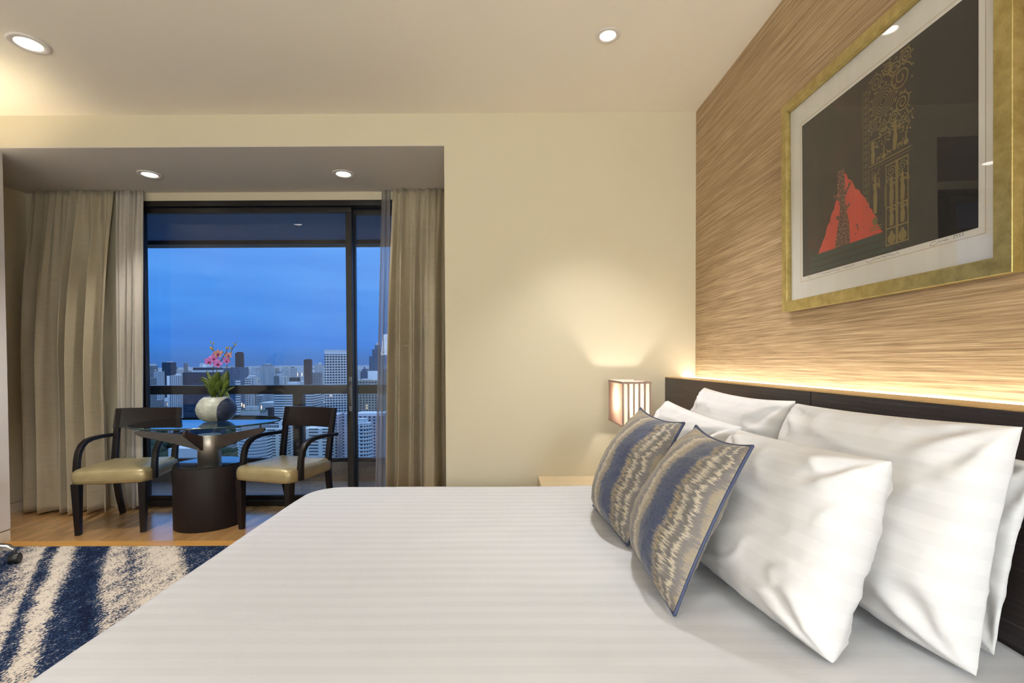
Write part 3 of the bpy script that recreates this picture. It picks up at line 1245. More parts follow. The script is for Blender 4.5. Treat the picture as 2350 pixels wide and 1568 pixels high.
PILLOWS = [
    # corners BL BR TR TL (as seen from the room), front, back, pinch, seed, label
    ((0.985, 1.50, 0.605), (0.985, 0.968, 0.605), (1.03, 0.93, 1.0), (1.03, 1.52, 1.03), 0.018, 0.018, 0.02, 5.0,
     'white striped pillow squeezed between the headboard and the big near pillow'),
    ((0.865, 1.56, 0.605), (0.888, 0.905, 0.605), (0.977, 0.913, 1.073), (0.960, 1.582, 1.06), 0.11, 0.02, 0.018, 1.0,
     'big white striped pillow leaning at the near end of the headboard'),
    ((0.87, 2.25, 0.605), (0.87, 1.60, 0.605), (0.955, 1.585, 1.068), (0.945, 2.27, 1.075), 0.10, 0.06, 0.034, 2.0,
     'white pillow leaning on the headboard at its far end'),
    ((0.60, 2.16, 0.605), (0.62, 1.58, 0.605), (0.775, 1.575, 0.985), (0.75, 2.20, 1.02), 0.085, 0.07, 0.022, 3.0,
     'white pillow propped behind the far blue cushion'),
    ((0.585, 1.47, 0.605), (0.645, 0.945, 0.605), (0.765, 0.955, 1.0), (0.735, 1.50, 0.985), 0.095, 0.085, 0.016, 4.0,
     'white striped pillow propped behind the near blue cushion'),
]
for BL, BR, TR, TL, fr, bk, pn, sd, lb in PILLOWS:
    q, rim = pillow_mesh(BL, BR, TR, TL, fr, bk, pn, sd, ear=0.02)
    o = q.build('pillow', M['pillow'])
    tag(o, lb, 'pillow', 'white bed pillows')

CUSHIONS = [
    ((0.37, 1.985, 0.606), (0.40, 1.555, 0.606), (0.585, 1.565, 1.0), (0.565, 1.99, 1.008), 11.0,
     'blue and gold ikat cushion farther from the viewer, by the lamp'),
    ((0.418, 1.56, 0.606), (0.398, 1.122, 0.606), (0.585, 1.135, 1.0), (0.62, 1.555, 0.992), 12.0,
     'blue and gold ikat cushion nearer the viewer, in front'),
]
for BL, BR, TR, TL, sd, lb in CUSHIONS:
    r = empty('throw_cushion', (BL[0], (BL[1] + BR[1]) / 2, 0.606))
    tag(r, lb, 'cushion', 'ikat cushions on the bed')
    off = Vector(r.location)
    c = [Vector(p) - off for p in (BL, BR, TR, TL)]
    q, rim = pillow_mesh(*c, 0.10, 0.045, 0.05, sd, 60, 60, 0.66, ex=2.8, wr=0.55, floor_z=0.002, uvmode='u')
    q.build('cover', M['ikat'], r)
    piping(rim, 0.0042, 'piping', M['piping_navy'], r)


# ------------------------------------------------------------------ nightstand and bedside lamp
def nightstand():
    x0, x1, y0, y1 = 0.231, HB_X - 0.004, 2.62, DF - 0.003
    r = empty('nightstand', ((x0 + x1) / 2, (y0 + y1) / 2, 0))
    tag(r, 'low pale lacquered nightstand between the bed and the far wall', 'nightstand')
    ox, oy = r.location[0], r.location[1]

    def bx(name, m, a, b, c, d, e, f, par=r, bev=0.003):
        q = MB()
        q.box(a - ox, b - ox, c - oy, d - oy, e, f)
        return q.build(name, m, par, bev)
    bx('top', M['nightstand'], x0, x1, y0, y1, 0.415, 0.444)
    bx('body', M['nightstand'], x0 + 0.015, x1 - 0.01, y0 + 0.02, y1, 0.10, 0.415)
    bx('plinth', M['wenge'], x0 + 0.04, x1 - 0.02, y0 + 0.06, y1, 0.0, 0.10)
    for e, f in ((0.115, 0.255), (0.265, 0.405)):
        d = bx('drawer_front', M['nightstand'], x0 - 0.001, x0 + 0.015, y0 + 0.03, y1 - 0.02, e, f)
        bx('drawer_pull', M['steel'], x0 - 0.012, x0 - 0.001, y0 + 0.22, y0 + 0.36, f - 0.04, f - 0.03, d, 0.002)


nightstand()


def bedside_lamp():
    x0, x1, y0, y1, z0, z1 = 0.674, 0.826, 2.72, 3.06, 0.832, 1.080
    cx, cyy = (x0 + x1) / 2, (y0 + y1) / 2
    r = empty('bedside_lamp', (cx, cyy, 0.444))
    tag(r, 'glowing bedside lamp with rectangular pleated fabric shade', 'lamp')
    zo = 0.444
    q = MB()
    q.box(-0.06, 0.06, -0.10, 0.10, 0, 0.018)
    q.build('lamp_base', M['steel'], r, 0.004)
    q = MB()
    q.tube([(0, 0, 0.018), (0, 0, 0.43)], 0.009)
    q.tube([(0, 0, 0.43), (0, 0, 0.50)], 0.016)
    q.build('lamp_stem', M['steel'], r)
    q = MB()
    hx, hy = (x1 - x0) / 2, (y1 - y0) / 2
    zb, zt = z0 - zo, z1 - zo
    # pleated walls: narrow pleats on the long sides, flat panels on the ends
    ring = []
    n = 44
    for k in range(n):
        s = k / n
        y = hy - 2 * hy * s
        ring.append((-hx - (0.003 if k % 2 else 0.0), y))
    m = 12
    for k in range(m):
        s = k / m
        ring.append((-hx + 2 * hx * s, -hy - (0.0015 if k % 2 else 0)))
    for k in range(n):
        s = k / n
        ring.append((hx + (0.003 if k % 2 else 0.0), -hy + 2 * hy * s))
    for k in range(m):
        s = k / m
        ring.append((hx - 2 * hx * s, hy + (0.0015 if k % 2 else 0)))
    q.loft([[(a, b, zb) for a, b in ring], [(a, b, zt) for a, b in ring]], 0, False, False)
    sh = q.build('lamp_shade', M['shade'], r)
    for z, t in ((zt - 0.007, 0.012), (zb - 0.002, 0.009)):
        q = MB()
        e1, e2 = 0.0052, 0.0018
        R_ = lambda e, zz: [(-hx - e - 0.002, -hy - e, zz), (hx + e + 0.002, -hy - e, zz), (hx + e + 0.002, hy + e, zz), (-hx - e - 0.002, hy + e, zz)]
        q.loft([R_(e2, z), R_(e1, z), R_(e1, z + t), R_(e2, z + t), R_(e2, z)], 0, False, False)
        q.build('binding', M['shade_rib'], sh)
    for sy in (-1, 1):
        for k in range(6):
            x = -hx + 2 * hx * k / 5
            q = MB()
            ya, yb_ = sorted((sy * (hy + 0.0018), sy * (hy + 0.0045)))
            q.box(x - 0.005, x + 0.005, ya, yb_, zb, zt)
            q.build('ribbon', M['shade_rib'], sh)
    q = MB()
    q.sphere((0, 0, 0.53), 0.022, 12, 8, sc=(1, 1, 1.2))
    q.build('bulb', M['bulb'], r)


bedside_lamp()


# ------------------------------------------------------------------ framed picture on the grasscloth
def picture():
    y_l, y_r, zb, zt = 2.150, 1.182, 1.412, 2.309      # outer frame
    x_f = 1.232                                        # front of the frame at its bottom
    r = empty('framed_picture', (XW - 0.004, (y_l + y_r) / 2, zb))
    tag(r, 'large gold framed dark print with a red triangle on the grasscloth wall', 'picture')
    r.rotation_euler = (0, -0.012, 0)
    ox, oy, oz = r.location

    # local frame: depth d (towards the room), s along the wall from the left edge, t upwards
    def L(s, t, d):
        return (-d, (y_l - s) - oy, t)
    Wd, Hd = y_l - y_r, zt - zb
    b = 0.043

    def quadframe(q, s0, s1, t0, t1, w, d0, d1, d2, mi=0):
        """mitred moulding: outer edge at d1, inner edge at d2, back at d0"""
        def ringp(e, d):
            return [L(s0 + e, t0 + e, d), L(s1 - e, t0 + e, d), L(s1 - e, t1 - e, d), L(s0 + e, t1 - e, d)]
        rings = [ringp(0, d0), ringp(0, d1), ringp(w, d2), ringp(w, d0)]
        idx = [[q.vert(p) for p in rr] for rr in rings]
        for a, c in zip(idx[:-1], idx[1:]):
            for k in range(4):
                q.face((a[k], a[(k + 1) % 4], c[(k + 1) % 4], c[k]), mi)
    q = MB()
    quadframe(q, 0, Wd, 0, Hd, b, 0.002, 0.030, 0.034)
    q.build('frame', M['gold_leaf'], r, 0.002)
    q = MB()
    quadframe(q, b - 0.001, Wd - b + 0.001, b - 0.001, Hd - b + 0.001, 0.004, 0.002, 0.027, 0.024)
    q.build('fillet', M['gold_leaf'], r)

    def rect(q, s0, s1, t0, t1, d, mi=0):
        i = [q.vert(L(*p, d)) for p in ((s0, t0), (s1, t0), (s1, t1), (s0, t1))]
        q.face(i, mi)
    q = MB()
    P = [L(0.01, 0.01, 0.002), L(Wd - 0.01, 0.01, 0.002), L(Wd - 0.01, 0.01, 0.012), L(0.01, 0.01, 0.012)]
    q.hexa([L(0.01, 0.01, 0.002), L(Wd - 0.01, 0.01, 0.002), L(Wd - 0.01, 0.01, 0.014), L(0.01, 0.01, 0.014),
            L(0.01, Hd - 0.01, 0.002), L(Wd - 0.01, Hd - 0.01, 0.002), L(Wd - 0.01, Hd - 0.01, 0.014), L(0.01, Hd - 0.01, 0.014)])
    q.build('mount', M['mount'], r)
    # art area in the same s,t frame
    pl = 0.0145

    def st(px, py):
        p = on_wall(px, py, 1.243)
        return (y_l - p.y, p.z - zb)
    s0, t0 = st(1840, 636)
    s1, _ = st(2241, 526)
    t1 = st(1838, 293)[1]
    q = MB()
    rect(q, s0, s1, t0, t1, pl)                        # ground
    D1, D2, D3, D4 = pl + 0.0003, pl + 0.0006, pl + 0.0009, pl + 0.0012

    def poly(pts, d, mi):
        q.face([q.vert(L(a, c, d)) for a, c in pts], mi)
    aw, ah = s1 - s0, t1 - t0

    def U(u, v):                                       # 0..1 over the print
        return (s0 + u * aw, t0 + v * ah)
    # black right-hand third and left border
    poly([U(0.70, 0), U(1, 0), U(1, 1), U(0.70, 1)], D1, 1)
    poly([U(0, 0), U(0.045, 0), U(0.045, 1), U(0, 1)], D1, 1)
    poly([U(0.045, 0), U(0.70, 0), U(0.70, 0.11), U(0.045, 0.11)], D1, 1)
    # green steps
    for k, (v0, v1, u1) in enumerate(((0.085, 0.118, 0.56), (0.045, 0.072, 0.585), (0.012, 0.034, 0.61))):
        poly([U(0.05, v0), U(u1 + 0.02, v0), U(u1, v1), U(0.07, v1)], D2, 4)
    # flame triangle, ragged outline
    a, bl, br = st(1934, 393), st(1876, 576), st(2024, 532)
    bl, br = (bl[0], t0 + 0.118 * ah), (br[0], t0 + 0.118 * ah)
    rnd = random.Random(3)

    def rag(p, e, n, amp):
        out = []
        for k in range(n):
            f = k / n
            x, y = p[0] + (e[0] - p[0]) * f, p[1] + (e[1] - p[1]) * f
            bulge = sin(pi * f) * 0.012
            out.append((x + (rnd.uniform(-amp, amp) if 0 < k else 0) + (bulge if e[0] > p[0] else -bulge * 0.6), y))
        return out
    left = rag(bl, a, 20, 0.005)
    right = rag(a, br, 22, 0.006)
    apex = (a[0], a[1])
    outline = left + [apex] + right[1:] + [br]
    cen = (a[0], t0 + 0.118 * ah)
    ci = q.vert(L(cen[0], cen[1], D2))
    ids = [q.vert(L(p[0], p[1], D2)) for p in outline]
    for k in range(len(ids) - 1):
        q.face((ci, ids[k + 1], ids[k]), 2)
    # bark trunk inside the flame
    tr = []
    for k in range(13):
        f = k / 12
        w = 0.030 - 0.018 * f + 0.006 * sin(f * 9) + 0.022 * max(0, 0.18 - f) * 2
        tr.append((a[0] - 0.004 + 0.006 * sin(f * 5), t0 + 0.118 * ah + f * (a[1] - t0 - 0.118 * ah) * 1.03, w))
    for k in range(12):
        x0_, y0_, w0_ = tr[k]
        x1_, y1_, w1_ = tr[k + 1]
        poly([(x0_ - w0_, y0_), (x0_ + w0_, y0_), (x1_ + w1_, y1_), (x1_ - w1_, y1_)], D3, 3)
    for f, dx, dy in ((0.62, -0.05, 0.03), (0.66, 0.045, 0.05), (0.42, 0.035, 0.02), (0.35, -0.04, 0.015)):
        x, y, _ = tr[int(f * 12)]
        poly([(x, y - 0.008), (x + dx, y + dy), (x + dx * 0.9, y + dy + 0.01), (x, y + 0.012)], D4, 3)

    # gilded lacquer panel: rings, scrolls, niches, small trees and posed figures
    def ribbon(pts, w, d, mi=5):
        for k in range(len(pts) - 1):
            (xa, ya), (xb, yb) = pts[k], pts[k + 1]
            dx, dy = xb - xa, yb - ya
            l = sqrt(dx * dx + dy * dy) + 1e-9
            nx, ny = -dy / l * w / 2, dx / l * w / 2
            poly([(xa + nx, ya + ny), (xa - nx, ya - ny), (xb - nx, yb - ny), (xb + nx, yb + ny)], d, mi)

    def circle(c, r, w, d=D3, mi=5, n=28, a0=0, a1=2 * pi):
        ribbon([(c[0] + r * cos(a0 + (a1 - a0) * k / n), c[1] + r * sin(a0 + (a1 - a0) * k / n)) for k in range(n + 1)], w, d, mi)

    def spiral(c, r, turns, w, flip=1, a0=0.0, mi=5):
        n = int(20 * turns)
        ribbon([(c[0] + flip * r * (1 - k / n * 0.85) * cos(a0 + 2 * pi * turns * k / n), c[1] + r * (1 - k / n * 0.85) * sin(a0 + 2 * pi * turns * k / n))
                for k in range(n + 1)], w, D3, mi)

    def disc(c, rx, ry, d=D3, mi=5, n=14):
        poly([(c[0] + rx * cos(2 * pi * k / n), c[1] + ry * sin(2 * pi * k / n)) for k in range(n)], d, mi)
    # dim vertical border columns
    g0, g1 = U(0.475, 0)[0], U(0.72, 0)[0]
    for u in (0.455, 0.492):
        ribbon([U(u, 0.13), U(u, 0.93)], 0.0022, D2, 6)
    for k in range(22):
        cc = U(0.4735, 0.15 + 0.036 * k)
        circle(cc, 0.0075, 0.002, D2, 6, 10)
        disc(cc, 0.003, 0.004, D2, 6, 6)
    # top panel: rosette and scrolls
    rc = U(0.575, 0.80)
    for k in range(5):
        circle(rc, 0.046 - 0.0085 * k, 0.0030, mi=6)
    for k in range(14):
        an = 2 * pi * k / 14
        disc((rc[0] + 0.054 * cos(an), rc[1] + 0.054 * sin(an)), 0.005, 0.005, mi=6, n=8)
    for (u, v, r_, fl, a0) in ((0.67, 0.86, 0.042, 1, 0.3), (0.675, 0.73, 0.03, -1, 1.2), (0.64, 0.925, 0.026, 1, 2.2), (0.535, 0.92, 0.028, -1, 0.4),
                               (0.60, 0.955, 0.02, 1, 3.0), (0.695, 0.95, 0.022, -1, 0), (0.52, 0.70, 0.022, 1, 1.0), (0.57, 0.67, 0.018, -1, 2.0), (0.63, 0.68, 0.02, 1, 0)):
        spiral(U(u, v), r_, 2.1, 0.0042, fl, a0, 6 if u < 0.6 else 5)
        for k in range(6):
            an = a0 + k * 1.1
            p = U(u, v)
            disc((p[0] + r_ * 1.12 * cos(an), p[1] + r_ * 1.12 * sin(an)), 0.005, 0.0032, mi=6, n=7)
    ribbon([U(0.495, 0.625), U(0.715, 0.625)], 0.004, D3, 6)

    # frieze: leafy trees, attendants and small four-legged animals on a ledge
    def little_tree(p, h):
        ribbon([p, (p[0], p[1] + h * 0.35)], 0.005, D3)
        rr = random.Random(int(p[0] * 9999))
        for k in range(46):
            an, q_ = rr.uniform(0, 2 * pi), sqrt(rr.random())
            disc((p[0] + cos(an) * q_ * h * 0.27, p[1] + h * 0.64 + sin(an) * q_ * h * 0.34), 0.0028, 0.0036, mi=5 if k % 3 else 6, n=6)
        disc((p[0], p[1] + 0.008), 0.010, 0.009)

    def attendant(p, h, lean=0.0):
        x, y = p
        poly([(x - 0.007, y), (x + 0.007, y), (x + 0.010 + lean, y + h * 0.42), (x - 0.008 + lean, y + h * 0.42)], D3, 5)
        poly([(x - 0.008 + lean, y + h * 0.42), (x + 0.010 + lean, y + h * 0.42), (x + 0.006 + lean, y + h * 0.58), (x + 0.011 + lean, y + h * 0.78), (x - 0.010 + lean, y + h * 0.78), (x - 0.005 + lean, y + h * 0.58)], D3, 5)
        disc((x + lean, y + h * 0.87), 0.0065, 0.010, n=10)
        poly([(x - 0.005 + lean, y + h * 0.93), (x + 0.005 + lean, y + h * 0.93), (x + lean, y + h * 1.06)], D3, 5)
        ribbon([(x + 0.009 + lean, y + h * 0.75), (x + 0.020 + lean, y + h * 0.62), (x + 0.016 + lean, y + h * 0.88)], 0.0042, D3)

    def grazer(p, s, fl=1):
        x, y = p
        poly([(x - fl * s, y + s * 0.9), (x + fl * s * 0.8, y + s * 0.9), (x + fl * s * 0.9, y + s * 1.6), (x - fl * s, y + s * 1.5)], D3, 5)
        for k in (-0.85, -0.55, 0.45, 0.72):
            ribbon([(x + k * s, y), (x + k * s, y + s)], s * 0.2, D3)
        ribbon([(x + fl * s * 0.8, y + s * 1.4), (x + fl * s * 1.15, y + s * 2.3), (x + fl * s * 1.6, y + s * 2.2)], s * 0.35, D3)
    base = 0.50
    attendant(U(0.515, base), 0.075)
    little_tree(U(0.578, base), 0.105)
    attendant(U(0.635, base + 0.015), 0.095, 0.003)
    little_tree(U(0.695, base + 0.012), 0.115)
    grazer(U(0.548, base), 0.009)
    grazer(U(0.607, base + 0.005), 0.009, -1)
    grazer(U(0.665, base + 0.012), 0.010)
    for u, v in ((0.515, 0.60), (0.632, 0.635)):
        for k in range(5):
            an = pi * (0.15 + 0.175 * k)
            p = U(u, v)
            ribbon([p, (p[0] + 0.014 * cos(an), p[1] + 0.014 * sin(an))], 0.0035, D3)
    ribbon([U(0.495, 0.492), U(0.72, 0.492)], 0.004, D3)
    ribbon([U(0.495, 0.475), U(0.72, 0.475)], 0.002, D3, 6)
    # lower left niche with standing attendant
    attendant(U(0.528, 0.23), 0.13)
    disc(U(0.528, 0.19), 0.012, 0.014, mi=6)
    for v in (0.16, 0.145):
        ribbon([U(0.50, v), U(0.565, v)], 0.004, D3, 6)
    for k in range(16):
        rr = random.Random(k)
        disc(U(0.505 + rr.random() * 0.05, 0.36 + rr.random() * 0.1), 0.0035, 0.003, mi=6, n=6)
    # double door leaves
    d0, d1, dm = 0.59, 0.705, 0.648
    ribbon([U(dm, 0.035), U(dm, 0.46)], 0.010, D3)
    for u in (d0, d1):
        ribbon([U(u, 0.035), U(u, 0.46)], 0.004, D3)
    for v in (0.04, 0.125, 0.235, 0.455):
        ribbon([U(d0, v), U(d1, v)], 0.005, D3)
    for c in ((d0 + dm) / 2, (d1 + dm) / 2):
        circle(U(c, 0.335), 0.026, 0.003, n=20, a0=0, a1=pi)
        ribbon([U(c - 0.035, 0.245), U(c - 0.035, 0.335)], 0.002, D3)
        attendant(U(c, 0.248), 0.088)
        attendant(U(c, 0.135), 0.07)
        disc(U(c, 0.07), 0.016, 0.017)
        disc(U(c, 0.098), 0.007, 0.008)
        spiral(U(c, 0.415), 0.018, 1.8, 0.003, 1, c * 9)
        spiral(U(c - 0.02, 0.385), 0.010, 1.5, 0.003, -1, c * 5)
    q.build('print', [M['print_ground'], M['print_black'], M['print_flame'], M['print_bark'], M['print_green'], M['print_gold'], M['print_gold_dim']], r)
    # fine gilt line on the mount and pencilled writing under the print
    q = MB()
    q2 = q

    def line(pts, w, mi):
        for k in range(len(pts) - 1):
            (xa, ya), (xb, yb) = pts[k], pts[k + 1]
            dx, dy = xb - xa, yb - ya
            l = sqrt(dx * dx + dy * dy) + 1e-9
            nx, ny = -dy / l * w / 2, dx / l * w / 2
            q2.face([q2.vert(L(x, y, pl + 0.0002)) for x, y in ((xa + nx, ya + ny), (xa - nx, ya - ny), (xb - nx, yb - ny), (xb + nx, yb + ny))], mi)
    e = 0.012
    for g in (0.013, ):
        A, B_, C, D_ = (s0 - g, t0 - g - 0.006), (s1 + g + 0.006, t0 - g - 0.006), (s1 + g + 0.006, t1 + g), (s0 - g, t1 + g)
        for p, n_ in ((A, B_), (B_, C), (C, D_), (D_, A)):
            line([p, n_], 0.0012, 0)
    rr = random.Random(5)

    def scrawl(u0, u1, hgt, n):
        pts = []
        for k in range(n):
            f = k / (n - 1)
            pts.append((s0 + (u0 + (u1 - u0) * f) * aw, t0 - 0.0085 + hgt * (rr.uniform(-0.5, 0.5))))
        line(pts, 0.0009, 1)
    scrawl(0.045, 0.065, 0.004, 8)
    scrawl(0.16, 0.30, 0.006, 44)
    scrawl(0.32, 0.40, 0.006, 22)
    line([(s0 + 0.47 * aw, t0 - 0.006), (s0 + 0.48 * aw, t0 - 0.013), (s0 + 0.51 * aw, t0 - 0.011), (s0 + 0.53 * aw, t0 - 0.004)], 0.001, 1)
    scrawl(0.53, 0.66, 0.007, 26)
    cx_ = s0 + 0.805 * aw
    line([(cx_ + 0.02, t0 - 0.004), (cx_ + 0.004, t0 - 0.006), (cx_, t0 - 0.013), (cx_ + 0.012, t0 - 0.016), (cx_ + 0.024, t0 - 0.012), (cx_ + 0.028, t0 - 0.005)], 0.001, 1)
    scrawl(0.845, 0.885, 0.006, 14)
    # the year written at the end
    def digit(x, y, h, segs):
        for s_ in segs:
            line([(x + a_ * h * 0.5, y + b_ * h) for a_, b_ in s_], 0.0010, 1)
    zero = [[(0, 0), (1, 0), (1, 1), (0, 1), (0, 0)]]
    two = [[(0, 1), (1, 1), (1, 0.5), (0, 0), (1, 0)]]
    five = [[(1, 1), (0, 1), (0, 0.55), (1, 0.5), (0.8, 0), (0, 0)]]
    three = [[(0, 1), (1, 1), (0.4, 0.5), (1, 0.3), (0.6, 0), (0, 0.05)]]
    x = s0 + 0.905 * aw
    for k, dg in enumerate((two, five, five, three)):
        digit(x + 0.0085 * k, t0 - 0.0105, 0.008, dg)
    q.build('mount_marks', [M['mount_line'], M['ink']], r)
    q = MB()
    q.hexa([L(b - 0.006, b - 0.006, 0.019), L(Wd - b + 0.006, b - 0.006, 0.019), L(Wd - b + 0.006, b - 0.006, 0.021), L(b - 0.006, b - 0.006, 0.021),
            L(b - 0.006, Hd - b + 0.006, 0.019), L(Wd - b + 0.006, Hd - b + 0.006, 0.019), L(Wd - b + 0.006, Hd - b + 0.006, 0.021), L(b - 0.006, Hd - b + 0.006, 0.021)])
    q.build('glazing', M['picture_glass'], r)


picture()


# ------------------------------------------------------------------ curtains
def curtain(name, m, X0, X1, Yc, folds, amp, seed, label, cat, z0=0.018, z1=ZB - 0.006, lift=1.0, solid=0.003, widths=None, x0b=None, x1b=None):
    """hanging cloth; folds vary in width and drift on the way down. x0b/x1b: edges at the hem"""
    rr = random.Random(seed)
    x0b = X0 if x0b is None else x0b
    x1b = X1 if x1b is None else x1b
    r = empty(name, ((X0 + X1) / 2, Yc, z0))
    tag(r, label, cat, 'curtains at the window')
    ox, oy = r.location[0], r.location[1]
    nz_, nx_ = 48, folds * 26
    pleats = int(folds * 2.2)
    pl = [rr.uniform(0, 6.28) for _ in range(8)]
    q = MB()
    idx = {}
    for j in range(nz_ + 1):
        v = j / nz_                       # 0 hem, 1 top
        top = max(0.0, (v - 0.45) / 0.55) ** 1.6
        for i in range(nx_ + 1):
            u = i / nx_
            xa = X0 * v + x0b * (1 - v)
            xb = X1 * v + x1b * (1 - v)
            # big folds: irregular spacing, wandering slowly down the drop
            uu = u + 0.055 * sin(2 * pi * u * 1.3 + pl[0]) + 0.03 * sin(2 * pi * u * 2.9 + pl[1]) + 0.035 * mnoise.noise(Vector((u * 2.5, v * 1.3, seed)))
            big = sin(2 * pi * folds * uu + pl[2])
            # flat front faces with tight returns
            ph_ = (folds * uu + pl[2] / (2 * pi)) % 1.0
            big = 2 * abs(sin(pi * ph_)) ** 0.75 - 1
            small = sin(2 * pi * pleats * (u + 0.012 * sin(9 * u + pl[3])) + pl[4])
            amb = amp * (0.52 + 0.22 * (1 - v)) * (1 - 0.86 * top) * (0.8 + 0.4 * mnoise.noise(Vector((u * 4, 0.2, seed * 2))))
            y = Yc - amb * big - 0.014 * top * small + 0.095 * top * lift + 0.010 * mnoise.noise(Vector((u * 9, v * 3.0, seed)))
            x = xa + (xb - xa) * u + 0.022 * cos(pi * ph_) * abs(sin(pi * ph_)) ** 0.4 * (1 - 0.5 * top)
            x = min(max(x, min(xa, xb) - 0.004), max(xa, xb) + 0.004)
            z = z0 + (z1 - z0) * v + (0.006 * sin(u * 13 + seed) if j == 0 else 0)
            idx[i, j] = q.vert((x - ox, y - oy, z - z0))
    for i in range(nx_):
        for j in range(nz_):
            q.face((idx[i, j], idx[i + 1, j], idx[i + 1, j + 1], idx[i, j + 1]), 0, True)
    c = q.build('cloth', m, r, solid=solid)
    # hem seam
    q = MB()
    jh = 3
    q.tube([Vector(q0) - Vector((0, 0.002, 0)) for q0 in [c.data.vertices[idx[i, jh]].co for i in range(nx_ + 1)]], 0.0012, 5)
    q.build('hem_seam', m, r)
    return r


curtain('drape_curtain', M['drape'], -3.83, -3.175, 3.885, 5, 0.155, 3, 'heavy beige drape hanging at the left of the window', 'curtain', x0b=-3.80, x1b=-3.15)
curtain('inner_curtain', M['lining'], -3.155, -2.94, 3.965, 3, 0.06, 8, 'thin grey beige curtain between the left drape and the glass', 'curtain', lift=0.3, x0b=-3.135, x1b=-2.985)
curtain('drape_curtain', M['drape'], -0.89, -0.395, 3.885, 4, 0.15, 5, 'heavy beige drape hanging at the right of the window', 'curtain', x0b=-0.925, x1b=-0.40)
curtain('sheer_curtain', M['sheer'], -0.985, -0.915, 3.99, 2, 0.04, 6, 'translucent sheer curtain beside the right drape', 'curtain', lift=0.15, solid=0.0, x0b=-1.055, x1b=-0.962)


# ------------------------------------------------------------------ armchairs
def armchair():
    r = empty('armchair')
    # seat cushion
    q = MB()
    n = 24
    rings = []
    zs = [(0.360, 0.0), (0.363, 0.006), (0.385, 0.010), (0.418, 0.010), (0.440, 0.006), (0.453, -0.006), (0.461, -0.030), (0.466, -0.08), (0.468, -0.15)]
    for z, g in zs:
        ring = []
        for k in range(4 * n):
            s, f = divmod(k, n)
            f /= n
            c = [(-0.245, -0.245), (0.245, -0.245), (0.225, 0.215), (-0.225, 0.215)]
            a, b = c[s], c[(s + 1) % 4]
            x, y = a[0] + (b[0] - a[0]) * f, a[1] + (b[1] - a[1]) * f
            ln = max(abs(x) / 0.245, abs(y) / 0.245)
            sc = 1 + g / 0.24
            # round the corners
            m_ = (abs(x / 0.24) ** 9 + abs(y / 0.24) ** 9) ** (1 / 9)
            ring.append((x / m_ * sc if m_ > 1 else x * sc, y / m_ * sc if m_ > 1 else y * sc, z))
        rings.append(ring)
    q.loft(rings, 0, True)
    q.build('seat', M['leather'], r)
    # frame under the seat
    q = MB()
    q.box(-0.19, 0.19, -0.19, 0.19, 0.346, 0.362)
    q.build('seat_rail', M['wenge'], r, 0.003)
    # front legs
    for s in (-1, 1):
        q = MB()
        x, y = s * 0.212, -0.212
        t_, b_ = 0.026, 0.016
        bx_ = s * 0.206
        q.hexa([(bx_ - b_, y - b_, 0), (bx_ + b_, y - b_, 0), (bx_ + b_, y + b_, 0), (bx_ - b_, y + b_, 0),
                (x - t_, y - t_, 0.362), (x + t_, y - t_, 0.362), (x + t_, y + t_, 0.362), (x - t_, y + t_, 0.362)])
        q.build('leg', M['wenge'], r, 0.003)
    # sabre rear legs running up into the back posts
    for s in (-1, 1):
        q = MB()
        path, ws, ts = [], [], []
        for k in range(17):
            z = 0.84 * k / 16
            if z < 0.42:
                y = 0.215 + 0.075 * ((0.42 - z) / 0.42) ** 1.8
            else:
                y = 0.215 + 0.075 * ((z - 0.42) / 0.42) ** 1.25
            path.append((s * (0.205 + 0.016 * (z / 0.84)), y, z))
            ws.append(0.036)
            ts.append(0.028 + 0.018 * (1 - abs(z - 0.42) / 0.42))
        q.strip(path, (1, 0, 0), ws, ts)
        q.build('leg', M['wenge'], r, 0.003)
    # curved back rest
    q = MB()
    nn = 14
    rings = []
    for k in range(nn + 1):
        f = k / nn * 2 - 1
        x = f * 0.240
        yb = 0.035 * (1 - f * f)
        y0, y1 = 0.252 + yb, 0.288 + yb
        rings.append([(x, y0 - 0.016, 0.690), (x, y0 + 0.012, 0.690), (x, y1 + 0.010, 0.842), (x, y1 - 0.014, 0.842)])
    q.loft(rings, 0, True)
    q.build('back_rest', M['wenge'], r, 0.004)
    # bent arms
    for s in (-1, 1):
        q = MB()
        path = []
        x = s * 0.252
        for y, z in ((0.275, 0.636), (0.20, 0.640), (0.10, 0.644), (0.01, 0.643), (-0.05, 0.632), (-0.095, 0.606), (-0.125, 0.566), (-0.140, 0.515), (-0.146, 0.46), (-0.148, 0.41), (-0.148, 0.368)):
            path.append((x, y, z))
        ws = [0.036] * len(path)
        q.strip(path, (1, 0, 0), 0.034, [0.026, 0.026, 0.027, 0.029, 0.032, 0.035, 0.037, 0.038, 0.04, 0.042, 0.042], 0, True)
        q.build('arm', M['wenge'], r, 0.004)
    return r


A1 = armchair()
A1.location = (-2.80, 3.605, 0)
A1.rotation_euler = (0, 0, radians(9))
tag(A1, 'dark wood armchair with gold seat by the left curtain', 'armchair', 'armchairs at the glass table')
A2 = copy_tree(A1)
A2.location = (-1.632, 3.625, 0)
A2.rotation_euler = (0, 0, radians(-16.5))
tag(A2, 'dark wood armchair with gold seat right of the glass table, behind the bed', 'armchair', 'armchairs at the glass table')


# ------------------------------------------------------------------ glass table
TX, TY, TZ = -2.222, 3.645, 0.759


